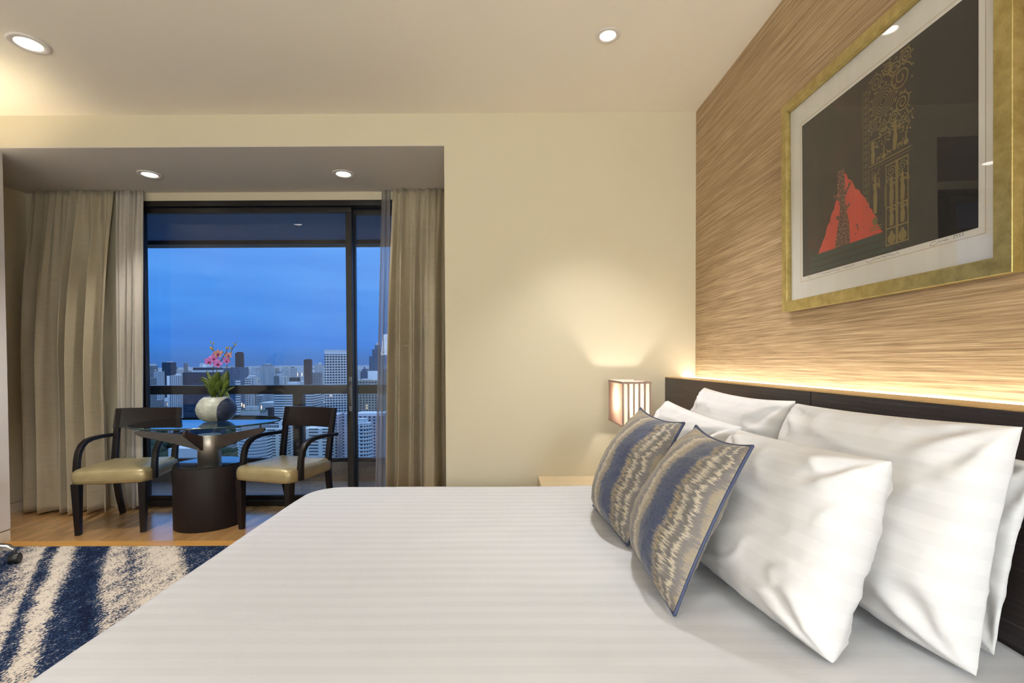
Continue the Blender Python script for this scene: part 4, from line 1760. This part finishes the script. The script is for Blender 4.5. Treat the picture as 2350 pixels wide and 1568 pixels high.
def table():
    bx_, by_ = -2.196, 3.612
    r = empty('glass_table', (bx_, by_, 0))
    tag(r, 'oval glass topped table on a dark drum base with steel column', 'table')
    q = MB()
    q.lathe([(0.224, 0.0), (0.226, 0.004), (0.226, 0.448), (0.223, 0.452)], n=72, sx=1.04, sy=0.98, rot=0.5)
    q.build('drum_base', M['drum'], r)
    q = MB()
    q.lathe([(0.220, 0.452), (0.222, 0.456), (0.220, 0.459)], n=72, sx=1.04, sy=0.98, rot=0.5, smooth=False)
    q.build('base_top', M['plinth_glass'], r)
    q = MB()
    q.lathe([(0.078, 0.459), (0.078, 0.664), (0.074, 0.668)], n=48)
    q.build('column', M['steel'], r)
    # four wooden fins
    for ax, ay, ln, zt in ((-0.404, -0.199, 0, 0), (0.438, -0.041, 0, 0), (-0.031, -0.245, 0, 0), (-0.10, 0.33, 0, 0)):
        d = Vector((ax, ay, 0))
        l = d.length
        d.normalize()
        s = Vector((-d.y, d.x, 0))
        q = MB()
        rings = []
        for k in range(13):
            f = k / 12
            rr = 0.074 + (l - 0.074) * f
            top = 0.664 + 0.063 * f ** 1.1
            bot = 0.555 + 0.135 * f ** 0.92
            if k == 12:
                top -= 0.008
                bot += 0.008
            p = d * rr
            t_ = 0.011
            rings.append([p - s * t_ + Vector((0, 0, bot)), p + s * t_ + Vector((0, 0, bot)), p + s * t_ + Vector((0, 0, top)), p - s * t_ + Vector((0, 0, top))])
        q.loft(rings, 0, False)
        fin = q.build('fin', M['fin_wood'], r, 0.003)
        q = MB()
        q.lathe([(0.006, 0.715), (0.006, 0.744), (0.011, 0.7445), (0.011, 0.7475)], c=(d.x * (l - 0.035), d.y * (l - 0.035), 0), n=14)
        q.build('standoff', M['chrome'], fin)
    # glass top
    q = MB()
    prof = [(0.985, 0.0), (1.0, 0.003), (1.0, 0.009), (0.985, 0.012)]
    rings = []
    n = 96
    for sc, z in prof:
        ring = []
        for k in range(n):
            a = 2 * pi * k / n
            x, y = 0.505 * sc * cos(a), 0.400 * sc * sin(a)
            ring.append((TX - bx_ + x * cos(0.305) - y * sin(0.305), TY - by_ + x * sin(0.305) + y * cos(0.305), TZ - 0.012 + z))
        rings.append(ring)
    q.loft(rings, 1, True)
    q.m[-1] = 0
    q.m[-2] = 0
    q.build('glass_top', [M['table_glass'], M['glass_edge']], r)


table()


# ------------------------------------------------------------------ orchid in a ceramic bowl
def orchid():
    bx_, by_ = -2.165, 3.655
    PY = by_
    r = empty('potted_orchid', (bx_, by_, TZ + 0.0005), math.atan2(2.165, 3.655))
    tag(r, 'pink orchid in a round grey and navy ceramic bowl on the glass table', 'orchid')
    inv = Matrix.Rotation(-r.rotation_euler[2], 4, 'Z')

    def lp(px, py, dy=0.0):
        p = at(px, py, PY + dy)
        return inv @ (p - Vector(r.location))
    q = MB()
    prof = [(0.060, 0.0), (0.088, 0.008), (0.118, 0.032), (0.134, 0.065), (0.138, 0.095), (0.130, 0.130), (0.112, 0.160), (0.090, 0.180), (0.078, 0.186),
            (0.074, 0.184), (0.078, 0.172), (0.070, 0.150)]
    q.lathe(prof, n=56, sy=0.86)
    q.build('bowl', M['bowl'], r)
    q = MB()
    q.lathe([(0.076, 0.158), (0.05, 0.168), (0.002, 0.172)], n=24, sy=0.86)
    q.build('moss', M['soil'], r)

    def leaf(a, b, w, bend, tw=0.0):
        a, b = Vector(a), Vector(b)
        d = b - a
        side = d.cross(Vector((0, 1, 0.15))).normalized()
        side = (side * cos(tw) + Vector((0, 1, 0)) * sin(tw)).normalized()
        up = side.cross(d).normalized()
        q = MB()
        rows = []
        n_ = 12
        for k in range(n_ + 1):
            f = k / n_
            c = a + d * f + Vector((0, 0, bend * 4 * f * (1 - f)))
            ww = w * (sin(pi * min(1, f * 0.97 + 0.03)) ** 0.75) * (0.35 + 0.65 * min(1, f * 2.2))
            rows.append([c - side * ww + up * ww * 0.25, c - side * ww * 0.5 + up * ww * 0.06, c, c + side * ww * 0.5 + up * ww * 0.06, c + side * ww + up * ww * 0.25])
        q.loft(rows, 0, True, False, False)
        q.build('leaf', M['leaf'], r, solid=0.0016)
    base = [(488, 916), (492, 916), (497, 917), (502, 916), (507, 915)]
    WID = 1.3
    L_ = [((490, 905), (456, 873, 0.0), 0.015, 0.03, 0.9), ((490, 895), (458, 866, 0.02), 0.011, 0.02, 0.6), ((489, 890), (474, 851, 0.03), 0.012, 0.01, 0.1),
          ((490, 894), (502, 853, -0.03), 0.022, 0.01, 0.0), ((488, 900), (489, 866, -0.05), 0.020, 0.005, 0.2), ((495, 902), (506, 873, -0.04), 0.019, 0.01, 0.4),
          ((510, 897), (523, 851, 0.0), 0.022, 0.005, 0.0), ((508, 903), (526, 873, -0.03), 0.017, 0.01, 0.4), ((512, 905), (539, 888, 0.0), 0.010, 0.012, 0.9),
          ((512, 909), (527, 914, -0.06), 0.016, 0.025, 0.6), ((492, 912), (502, 884, -0.06), 0.013, 0.01, 0.3), ((484, 908), (464, 884, 0.0), 0.008, 0.03, 0.6),
          ((500, 880), (513, 864, 0.05), 0.012, 0.01, 0.5), ((486, 914), (493, 893, -0.07), 0.013, 0.01, 0.2), ((503, 914), (518, 892, -0.05), 0.012, 0.015, 0.5),
          ((486, 912), (478, 888, -0.05), 0.012, 0.01, 0.3)]
    for (ax, ay), (tx, ty, dy), w, bd, tw in L_:
        leaf(lp(ax, ay, dy * 0.3), lp(tx, ty, dy), w * WID, bd, tw)
    for px in (487, 494, 502, 509):
        q = MB()
        q.tube([lp(px, 918, 0), lp(px + 1, 905, -0.01), lp(px + 1, 893, -0.015)], [0.008, 0.009, 0.005], 8)
        q.build('cane', M['leaf'], r)
    # flower stems
    stems = [[(491, 880), (489, 856), (490.5, 835), (491, 818), (489.5, 806), (488, 797), (486, 790)],
             [(492, 880), (498, 850), (505, 832), (513, 818), (521, 805), (522, 800)],
             [(518, 880), (520, 850), (521, 832), (528, 812), (536, 796), (543, 785)]]
    for s in stems:
        q = MB()
        q.tube([lp(px, py, 0.01) for px, py in s], [0.0026] * (len(s) - 1) + [0.0015], 6)
        q.build('flower_stem', M['stem'], r)

    def flower(px, py, size, rot, m, dy=-0.02):
        c = Vector(lp(px, py, dy))
        q = MB()
        fwd = Vector((0.1 * sin(rot * 3), -1, 0.1)).normalized()
        ex = fwd.cross(Vector((0, 0, 1))).normalized()
        ez = ex.cross(fwd).normalized()
        for k in range(5):
            a = rot + pi / 2 + 2 * pi * k / 5
            d = ex * cos(a) + ez * sin(a)
            s = ex * -sin(a) + ez * cos(a)
            wide = 0.44 if k in (1, 4) else 0.30
            rows = []
            for j in range(7):
                f = j / 6
                ww = size * wide * sin(pi * (0.08 + 0.9 * f)) ** 0.8
                p = c + d * size * f * 0.95 - fwd * (-0.22 * size * f * f + 0.03 * k * 0.01)
                rows.append([p - s * ww + fwd * 0.10 * size, p, p + s * ww + fwd * 0.10 * size])
            q.loft(rows, 0, True, False, False)
        fl = q.build('flower', m, r, solid=0.0008)
        q = MB()
        q.sphere(c + fwd * size * 0.18 - ez * size * 0.2, size * 0.24, 10, 6, sc=(1, 1, 1.2))
        q.build('flower_lip', M['lip'], fl)
    for px, py, sz, ro, g in ((479, 830, 0.030, 0.2, 0), (490.5, 823, 0.034, -0.2, 0), (499, 835, 0.032, 0.4, 0), (500, 812, 0.030, 0.0, 1), (519, 828, 0.026, 0.5, 0), (524, 816, 0.024, -0.4, 1)):
        flower(px, py, sz * 1.15, ro, M['petal_gold'] if g else M['petal'])

    def bud(px, py, s, tilt):
        c = lp(px, py, -0.005)
        q = MB()
        d = Vector((sin(tilt), -0.2, cos(tilt))).normalized()
        q.tube([c - d * s, c - d * s * 0.5, c, c + d * s * 0.6, c + d * s], [s * 0.12, s * 0.42, s * 0.5, s * 0.3, s * 0.05], 8)
        q.build('bud', M['bud'], r)
    for px, py, s, tl in ((485.5, 800, 0.018, -0.9), (484, 786, 0.009, -0.3), (490, 788, 0.011, 0.3), (510, 808, 0.013, -0.6), (519.5, 799, 0.011, -0.1), (523.5, 798, 0.012, 0.1),
                          (530, 799, 0.012, -0.2), (531, 810, 0.010, 0.2), (526, 825, 0.011, 0.4), (541, 792, 0.010, 0.9), (535, 788, 0.007, -0.7), (543.5, 785, 0.006, 0.3)):
        bud(px, py, s, tl)


orchid()


# ------------------------------------------------------------------ swivel chair, only one foot in view
def swivel_chair():
    hx, hy = -3.19, 2.78
    r = empty('swivel_chair', (hx, hy, 0.006))
    tag(r, 'swivel chair on chrome five star base, only a caster foot visible', 'chair')
    tip = Vector((-2.925, 2.875, 0)) - Vector((hx, hy, 0))
    a0 = math.atan2(tip.y, tip.x)
    ln = tip.length
    for k in range(5):
        a = a0 + 2 * pi * k / 5
        lk = (ln, 0.17, 0.13, 0.19, ln)[k]
        d = Vector((cos(a), sin(a), 0))
        q = MB()
        pth = [d * 0.03 + Vector((0, 0, 0.122)), d * lk * 0.35 + Vector((0, 0, 0.120)), d * lk * 0.65 + Vector((0, 0, 0.113)), d * lk * 0.88 + Vector((0, 0, 0.100)), d * lk + Vector((0, 0, 0.076))]
        q.strip(pth, Vector((-d.y, d.x, 0)), [0.05, 0.046, 0.042, 0.038, 0.030], [0.042, 0.042, 0.040, 0.036, 0.026], 0, True)
        leg = q.build('star_leg', M['chrome'], r, 0.008, 3)
        q = MB()
        w = d * lk
        t = Vector((-d.y, d.x, 0)) if k else Vector((0.95, 0.3, 0)).normalized()
        q.tube([w + Vector((0, 0, 0.03)) - t * 0.026, w + Vector((0, 0, 0.03)) - t * 0.022, w + Vector((0, 0, 0.03)) + t * 0.022, w + Vector((0, 0, 0.03)) + t * 0.026], [0.024, 0.03, 0.03, 0.024], 20)
        q.tube([w + Vector((0, 0, 0.04)), w + Vector((0, 0, 0.085))], 0.009)
        q.build('caster', M['black_plastic'], leg)
    q = MB()
    q.lathe([(0.045, 0.09), (0.045, 0.15), (0.028, 0.16), (0.025, 0.38)], n=20)
    q.build('gas_column', M['chrome'], r)
    q = MB()
    q.box(-0.135, 0.105, -0.2, 0.18, 0.40, 0.47)
    q.build('seat', M['black_plastic'], r, 0.03, 3)
    q = MB()
    q.box(-0.135, 0.105, -0.26, -0.22, 0.55, 0.95)
    q.box(-0.03, 0.03, -0.25, -0.22, 0.42, 0.56)
    q.build('back_rest', M['black_plastic'], r, 0.015, 3)


swivel_chair()


# ------------------------------------------------------------------ assumed unseen wall lamp on the left wall, added for the glow on the beam
def uplight():
    x, y, z = XL, 2.62, 2.12
    r = empty('assumed_uplight', (x, y, z))
    tag(r, 'assumed unseen small brass wall uplight on the left wall', 'assumed wall lamp')
    q = MB()
    q.box(0.001, 0.02, -0.05, 0.05, -0.09, 0.05)
    q.build('backplate', M['steel'], r, 0.004)
    q = MB()
    q.lathe([(0.03, -0.05), (0.06, 0.03), (0.062, 0.03), (0.034, -0.055)], c=(0.08, 0, 0), n=24, caps=False)
    q.tube([(0.01, 0, -0.04), (0.08, 0, -0.05)], 0.01)
    q.build('cup', M['steel'], r)
    q = MB()
    q.sphere((0.08, 0, 0.0), 0.022)
    q.build('bulb', M['bulb'], r)
    l = bpy.data.lights.new('assumed_uplight_beam', 'SPOT')
    l.energy = 30
    l.color = (1.0, 0.84, 0.56)
    l.spot_size = radians(120)
    l.spot_blend = 0.7
    l.shadow_soft_size = 0.03
    o = bpy.data.objects.new('assumed_uplight_beam', l)
    COL.objects.link(o)
    o.location = (x + 0.08, y, z + 0.05)
    o.rotation_euler = (pi, 0, 0)


uplight()


# ------------------------------------------------------------------ unseen standing lamps added behind the viewer as fill light for the walls
def fill_lamp(x, y, energy, label):
    r = empty('fill_lamp', (x, y, 0.006))
    tag(r, label, 'lamp', 'added fill lamps')
    q = MB()
    q.lathe([(0.15, 0), (0.15, 0.02), (0.02, 0.03)], n=28)
    q.build('lamp_base', M['steel'], r)
    q = MB()
    q.tube([(0, 0, 0.03), (0, 0, 1.52)], 0.012, 10)
    q.build('pole', M['steel'], r)
    q = MB()
    q.lathe([(0.25, 1.34), (0.21, 1.74)], n=36, caps=False)
    q.build('lamp_shade', lit_shade(energy), r)


def lit_shade(strength):
    return mat('fill_lamp_glow', lin(240, 238, 232), 0.9, emis=(0.83, 0.925, 1.0, 1), estr=strength)


fill_lamp(-2.15, -1.3, 20, 'added unseen fill lamp with glowing drum shade left of the viewer')
fill_lamp(0.75, -1.7, 66, 'added unseen fill lamp with glowing drum shade by the back wall near the bed')
fill_lamp(-0.75, -2.2, 26, 'added unseen fill lamp with glowing drum shade at the middle of the back wall')


# ================================================================== the city below
GZ = -118.0


def facade(name, wall, win, fh=3.3, bay=3.2, hw=0.6, hb=0.7, lit=0.0, rough=0.7, roof=None, vert_only=False):
    """hw: window share of the floor height, hb: window share of the bay"""
    m, t, p = node_mat(name)
    c = N(t, 'TexCoord')
    s = N(t, 'SeparateXYZ')
    t.links.new(c.outputs['Object'], s.inputs[0])
    g = N(t, 'NewGeometry')
    sn = N(t, 'SeparateXYZ')
    t.links.new(g.outputs['Normal'], sn.inputs[0])
    hh = math_node(t, 'ADD', math_node(t, 'ADD', s.outputs['X'], s.outputs['Y']), 1000.0)
    zz = math_node(t, 'ADD', s.outputs['Z'], 0.0)
    fz = math_node(t, 'FRACT', math_node(t, 'DIVIDE', zz, fh))
    fb = math_node(t, 'FRACT', math_node(t, 'DIVIDE', hh, bay))
    mz = math_node(t, 'LESS_THAN', fz, hw)
    mb = math_node(t, 'LESS_THAN', fb, hb)
    msk = math_node(t, 'MULTIPLY', mz, mb)
    side = math_node(t, 'LESS_THAN', math_node(t, 'ABSOLUTE', sn.outputs['Z']), 0.5)
    msk = math_node(t, 'MULTIPLY', msk, side)
    wn = N(t, 'TexWhiteNoise', noise_dimensions='2D')
    cb = N(t, 'CombineXYZ')
    t.links.new(math_node(t, 'FLOOR', math_node(t, 'DIVIDE', hh, bay)), cb.inputs[0])
    t.links.new(math_node(t, 'FLOOR', math_node(t, 'DIVIDE', zz, fh)), cb.inputs[1])
    t.links.new(cb.outputs[0], wn.inputs['Vector'])
    wv = mixc(t, wn.outputs['Value'], win, tuple(min(1, x * 1.9 + 0.012) for x in win[:3]) + (1,))
    t.links.new(mixc(t, msk, wall, wv), p.inputs['Base Color'])
    p.inputs['Roughness'].default_value = rough
    if lit > 0:
        l = math_node(t, 'MULTIPLY', msk, math_node(t, 'GREATER_THAN', wn.outputs['Value'], 1 - lit))
        p.inputs['Emission Color'].default_value = (1.0, 0.72, 0.38, 1)
        t.links.new(math_node(t, 'MULTIPLY', l, 0.8), p.inputs['Emission Strength'])
    return m


FM = {
    'white_grid': facade('facade_white_grid', lin(226, 226, 224), lin(44, 48, 54), 3.3, 3.4, 0.62, 0.72, 0.01),
    'white_band': facade('facade_white_band', lin(232, 232, 228), lin(40, 46, 52), 3.3, 400, 0.36, 1.0, 0.0),
    'white_fin': facade('facade_white_fin', lin(214, 214, 212), lin(110, 116, 124), 900, 3.0, 1.0, 0.45, 0.0),
    'glass_dark': facade('facade_dark_glass', lin(62, 76, 92), lin(30, 42, 58), 3.6, 7.0, 0.85, 0.9, 0.0, 0.3),
    'glass_blue': facade('facade_blue_glass', lin(104, 124, 140), lin(54, 80, 104), 3.6, 3.0, 0.8, 0.85, 0.004, 0.3),
    'brown': facade('facade_brown', lin(84, 72, 72), lin(46, 42, 46), 900, 2.6, 1.0, 0.5, 0.0),
    'grey': facade('facade_grey', lin(150, 150, 150), lin(70, 76, 84), 3.3, 3.0, 0.55, 0.6, 0.01),
    'beige': facade('facade_beige', lin(196, 184, 166), lin(62, 60, 60), 3.4, 4.0, 0.55, 0.62, 0.012),
    'cream': facade('facade_cream', lin(224, 220, 206), lin(70, 74, 80), 3.3, 14.0, 0.45, 0.7, 0.0),
    'pink': facade('facade_pink', lin(206, 190, 190), lin(60, 58, 66), 3.3, 5.0, 0.55, 0.42, 0.0),
    'plain': mat('plain_render', lin(216, 216, 214), 0.8),
    'dark_plain': mat('dark_render', lin(70, 74, 80), 0.8),
    'green_roof': mat('green_roof', lin(70, 104, 92), 0.8),
}


FOOT = []


def clear(x, y, r):
    return all((x - a) ** 2 + (y - b) ** 2 > (r + c) ** 2 for a, b, c in FOOT)


def building(label, pxl, pxr, ptop, D, style, rot=0.0, deep=None, crown=None, shape='box', group=None, zbase=GZ, name='building'):
    a, b = at(pxl, ptop, D), at(pxr, ptop, D)
    w = b.x - a.x
    z1 = a.z
    deep = deep or w * 0.9
    r = empty(name, ((a.x + b.x) / 2, D + deep / 2, zbase), rot)
    tag(r, label, 'building', group)
    FOOT.append((r.location[0], r.location[1], 0.62 * sqrt(w * w + deep * deep)))
    h = z1 - zbase
    q = MB()
    if shape == 'box':
        q.box(-w / 2, w / 2, -deep / 2, deep / 2, 0, h)
    elif shape == 'round':
        q.lathe([(w / 2, 0), (w / 2, h)], n=28, smooth=True)
    elif shape == 'bow':
        ring = [(-w / 2, deep / 2), (w / 2, deep / 2), (w / 2, 0)]
        for k in range(13):
            an = pi * k / 12
            ring.append((w / 2 * cos(an), -deep * 0.5 * sin(an)))
        q.loft([[(x, y, 0) for x, y in reversed(ring)], [(x, y, h) for x, y in reversed(ring)]], 0, False)
    q.build('walls', FM[style], r)
    if shape == 'bow':                               # balcony slabs round the bow
        for k in range(int(h / 3.3)):
            z = 3.3 * k + 2.6
            if z > h - 2 or z < h - 75:
                continue
            q = MB()
            ring = []
            for j in range(13):
                an = pi * j / 12
                ring.append((w * 0.53 * cos(an), -deep * 0.56 * sin(an)))
            q.loft([[(x, y, z) for x, y in reversed(ring)], [(x, y, z + 1.25) for x, y in reversed(ring)]], 0, False)
            q.build('balcony', FM['plain'], r)
    for (cl, cr_, ct, st_) in crown or []:
        ca, cb_ = at(cl, ct, D), at(cr_, ct, D)
        q = MB()
        xx = (ca.x + cb_.x) / 2 - r.location[0]
        ww = cb_.x - ca.x
        q.box(xx - ww / 2, xx + ww / 2, -min(deep, ww) * 0.4, min(deep, ww) * 0.4, h, ca.z - zbase)
        q.build('roof_block', FM[st_], r)
    return r


B = building
B('grey tower at the left edge of the city view beside the window frame', 336, 352, 840, 900, 'grey', crown=[(338, 350, 835, 'plain')])
B('white finned block right of the grey edge tower', 353, 368, 853, 880, 'white_fin')
B('lower grey block under the grey edge tower', 334, 349, 868, 760, 'grey')
B('dark glass slab tower rising left of the orchid', 371.5, 392, 832, 1000, 'glass_dark', crown=[(379, 388, 829.5, 'plain')])
B('round white silo-like tower below the dark glass slab', 381, 389, 863, 720, 'plain', shape='round')
B('white finned office block with square roof box', 389, 411, 862, 700, 'white_fin', crown=[(398, 406, 858.5, 'plain')])
B('slim grey tower peeking over the wide dark office', 421, 428, 834, 1300, 'grey')
B('wide dark blue office block with crowned roof left of the orchid', 419, 486, 855, 640, 'glass_dark', deep=30, crown=[(436, 486, 850, 'plain'), (438, 484, 844, 'glass_dark')])
B('white domed pavilion behind the wide dark office', 464.5, 471.5, 837, 1300, 'plain', shape='round')
B('blue glass block behind the orchid flowers', 502, 526, 845, 900, 'glass_blue')
B('pale glass podium tower right of the orchid', 529, 550, 843, 860, 'glass_blue', deep=30, crown=[(532, 546.5, 810, 'brown'), (535, 545, 807.5, 'brown')])
B('small white block at the foot of the pale glass tower', 540, 548, 873, 640, 'white_band')
B('pair of white slabs above the railing right of the orchid', 561, 571, 868, 760, 'white_grid', crown=[(566, 570, 864, 'plain')])
B('white slab beside the pair of slabs', 572, 580, 866, 780, 'white_fin')
B('ornate pale tower with stepped crown in mid view', 597, 620.5, 840, 980, 'white_fin', crown=[(600, 618, 837, 'grey'), (605, 613, 834.5, 'plain')])
B('distant white twin slab right of the ornate tower', 645, 658, 847.5, 1300, 'white_fin')
B('distant white slab farther right of the ornate tower', 665, 677.5, 845, 1400, 'white_grid')
B('grey block in front of the distant white slabs', 628, 637, 863, 860, 'grey')
B('pale stepped block in front of the distant white slabs', 636.5, 646, 857, 880, 'plain')
B('low dark flat block just over the railing', 664, 682, 867, 720, 'dark_plain')
B('low white cube over the railing beside the dark flat block', 660, 681, 877, 702, 'plain')
B('slim dark brown tower left of the big white tower', 697, 711.5, 826, 900, 'brown', crown=[(699, 710, 824.5, 'brown')])
B('grey blue block beside the slim dark brown tower', 717, 734, 855, 800, 'grey')
B('white peaked tower behind the big white tower', 722, 737, 836, 1250, 'white_fin', crown=[(729, 735, 832, 'plain')])
B('big white high-rise with grid front beside the window mullion', 738, 800, 813, 620, 'white_grid', rot=radians(20), deep=26,
  crown=[(738, 800, 803.5, 'plain'), (741, 752, 803, 'grey')])
B('white office block with horizontal bands behind the railing post', 629, 717, 897, 655, 'white_band', deep=40)
B('grey glass block between the banded office and the big white high-rise', 718.5, 736, 900, 705, 'glass_blue')
B('cream block with green roof below the bowl', 545, 595, 945, 690, 'plain', deep=25, crown=[(540, 598, 944, 'green_roof'), (555, 567, 935, 'plain'), (570, 582, 934.5, 'plain')])
B('curvy white banded apartment block low behind the table fins', 536, 598, 1003, 500, 'white_band', shape='bow')
B('pale apartment block with roof terraces behind the right armchair arm', 601, 652, 985, 565, 'cream', deep=26, crown=[(632, 655, 968, 'plain'), (604, 630, 978, 'grey')])
B('cream banded block seen through the right armchair back', 697, 751, 984, 500, 'cream', deep=26, crown=[(720, 752, 982, 'plain')])
B('tall narrow white block with one column of windows', 760, 777, 952, 540, 'pink', deep=20)
B('mauve block edge behind the window mullion', 786, 806, 950, 520, 'pink', deep=20)
B('beige apartment slab crossing the railing in the right pane', 812, 880, 873, 640, 'beige', deep=24, crown=[(826, 846, 870, 'plain')])
B('distant domed grey tower in the right pane', 827, 842, 853, 1100, 'glass_blue', crown=[(830, 839, 847, 'glass_blue'), (833.5, 836, 842, 'glass_blue')])
B('round grey tower beside the domed tower', 842, 864, 852, 1050, 'white_fin', shape='round')
B('distant white slab at the left of the right pane', 814, 828, 849, 1500, 'white_fin')
B('tall stepped pointed tower next to the sheer curtain', 847, 872, 818, 1600, 'glass_blue', crown=[(853, 872, 802, 'glass_blue'), (858, 868, 792, 'glass_blue'), (861, 865, 786, 'plain')])
B('long pale parapet building behind the bowed apartments', 812, 880, 955, 520, 'pink', deep=30, crown=[(812, 880, 950, 'plain')])
B('white bowed apartment tower in the right pane', 813, 846, 973, 440, 'white_grid', shape='bow', crown=[(817, 838, 962, 'plain')])
B('white tower on the horizon left of the wide dark office', 397, 417, 906, 900, 'white_fin', deep=20)
B('low white pavilions among trees at the left of the view', 356, 392, 921, 950, 'white_grid', deep=25, crown=[(371, 381, 914, 'plain')])
B('low grey roofs beside the window frame', 335, 353, 920, 830, 'grey', deep=25)
B('white low shed below the left armchair top', 402, 424, 945, 860, 'plain', deep=30)
B('white flat building behind the table column', 386, 452, 1030, 540, 'plain', deep=40, crown=[(410, 418, 1022, 'dark_plain')])
B('white flats with ribbed front under the railing', 552, 566, 912, 900, 'white_grid', deep=26)
B('pale blue curved hall under the railing', 595, 622, 925, 900, 'plain', deep=40)
B('brick coloured block in front of the curved hall', 609, 625, 936, 800, 'brown', deep=20)
B('white flats near the horizon under the railing', 586, 600, 908, 950, 'white_grid', deep=22)

# the ground and its greenery
q = MB()
q.box(-9000, 9000, 20, 20000, GZ - 2, GZ)


def ground_mat():
    m, t, p = node_mat('city_ground')
    v = coords(t)
    n = noise(t, v, 0.012, 6, 0.7)
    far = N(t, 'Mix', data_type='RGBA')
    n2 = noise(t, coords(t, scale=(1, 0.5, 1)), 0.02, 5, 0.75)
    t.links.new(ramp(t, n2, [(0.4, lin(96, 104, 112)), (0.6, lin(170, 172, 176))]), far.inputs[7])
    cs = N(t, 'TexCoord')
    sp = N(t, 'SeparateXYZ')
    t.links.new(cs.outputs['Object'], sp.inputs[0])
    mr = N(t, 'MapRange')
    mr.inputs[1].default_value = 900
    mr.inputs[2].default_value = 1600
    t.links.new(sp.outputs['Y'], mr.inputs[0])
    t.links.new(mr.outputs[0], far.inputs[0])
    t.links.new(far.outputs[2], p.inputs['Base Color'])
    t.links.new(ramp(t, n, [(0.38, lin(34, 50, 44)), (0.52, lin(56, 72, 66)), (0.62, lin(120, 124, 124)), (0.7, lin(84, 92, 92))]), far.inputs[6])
    p.inputs['Roughness'].default_value = 0.9
    return m


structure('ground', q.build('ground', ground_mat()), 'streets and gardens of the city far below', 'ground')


def foliage_mat():
    m, t, p = node_mat('dusk_foliage')
    n = noise(t, coords(t), 0.25, 4)
    t.links.new(ramp(t, n, [(0.35, lin(24, 40, 24)), (0.65, lin(52, 70, 42))]), p.inputs['Base Color'])
    p.inputs['Roughness'].default_value = 0.9
    return m


FOL = foliage_mat()
# countless small blocks out to the horizon: individuals
rb = random.Random(4)
protos = {}
styles = ['white_grid', 'white_fin', 'grey', 'white_band', 'plain', 'beige', 'cream', 'pink']


def small_block(D, px, h, w, st_, first):
    p = at(px, 860, D)
    if st_ not in protos:
        q = MB()
        q.box(-0.5, 0.5, -0.5, 0.5, 0, 1)
        o = q.build('city_block', FM[st_])
        protos[st_] = o
    else:
        o = protos[st_].copy()
        COL.objects.link(o)
    o.location = (p.x, D, GZ)
    o.scale = (w, w * rb.uniform(0.6, 1.2), h)
    tag(o, 'small pale distant building of the hazy city skyline', 'building', 'distant city blocks')
    return o


# scaled copies need facades measured in world units
FW = {}
for st_ in styles:
    src = FM[st_]
    cpy = src.copy()
    cpy.name = src.name + '_far'
    for n_ in list(cpy.node_tree.nodes):
        if n_.type == 'TEX_COORD':
            gn = cpy.node_tree.nodes.new('ShaderNodeNewGeometry')
            for l in list(cpy.node_tree.links):
                if l.from_node == n_ and l.from_socket.name == 'Object':
                    cpy.node_tree.links.new(gn.outputs['Position'], l.to_socket)
    FM[st_ + '_w'] = cpy
styles = [s + '_w' for s in styles]
count = 0
while count < 250:
    f = rb.random()
    D = 850 + 5200 * f ** 1.6
    px = rb.uniform(325, 880)
    w = rb.uniform(12, 30) * (1 + D / 3500)
    # keep the roofs just below the horizon
    top = rb.uniform(0.10, 0.62) * 118 * (1.0 if D < 2500 else 1.15)
    if rb.random() < 0.10:
        top *= 1.45
    x = at(px, 860, D).x
    if not clear(x, D, w * 0.8):
        continue
    FOOT.append((x, D, w * 0.8))
    small_block(D, px, top, w, rb.choice(styles), count == 0)
    count += 1

# a few street lamps glowing among the trees
SL = mat('street_lamp_glow', (1, 1, 1, 1), 0.5, emis=(1.0, 0.50, 0.16, 1), estr=3.2)
POLE = mat('street_lamp_pole', lin(70, 70, 70), 0.6)
proto = None
for px, py, D in ((548, 924, 820), (551, 926, 815), (555, 929, 808), (560, 932, 800), (540, 938, 780), (600, 935, 800), (633, 934, 800), (384, 928, 900), (363.5, 914, 980),
                  (683, 860, 1500), (693, 860, 1500), (718, 862, 1400)):
    p = at(px, py, D)
    if proto is None:
        proto = empty('street_lamp')
        q = MB()
        q.tube([(0, 0, 0), (0, 0, 10)], 0.15, 6)
        q.build('pole', POLE, proto)
        q = MB()
        q.sphere((0, 0, 10.6), 0.75, 10, 6)
        q.build('lantern', SL, proto)
        o = proto
    else:
        o = copy_tree(proto)
    FOOT.append((p.x, D, 3))
    o.location = (p.x, D, GZ)
    zh = (p.z - GZ) / 10.6
    o.scale = (1, 1, max(zh, 0.5))
    tag(o, 'tiny orange street lamp glowing in the city below', 'street lamp', 'street lamps')


rt = random.Random(21)
q = MB()
n_tree = 0
while n_tree < 420:
    D = rt.uniform(520, 1250)
    p = at(rt.uniform(325, 875), 900, D)
    rr = rt.uniform(5, 11)
    if not clear(p.x, D, rr * 1.3):
        n_tree += 0.2
        continue
    q.sphere((p.x, D, GZ + rr * 0.6), rr, 7, 5, sc=(1.3, 1.2, 0.9))
    n_tree += 1
tag(q.build('tree_canopy', FOL), 'dark green tree crowns filling the gaps between city blocks', 'trees', None, 'stuff')
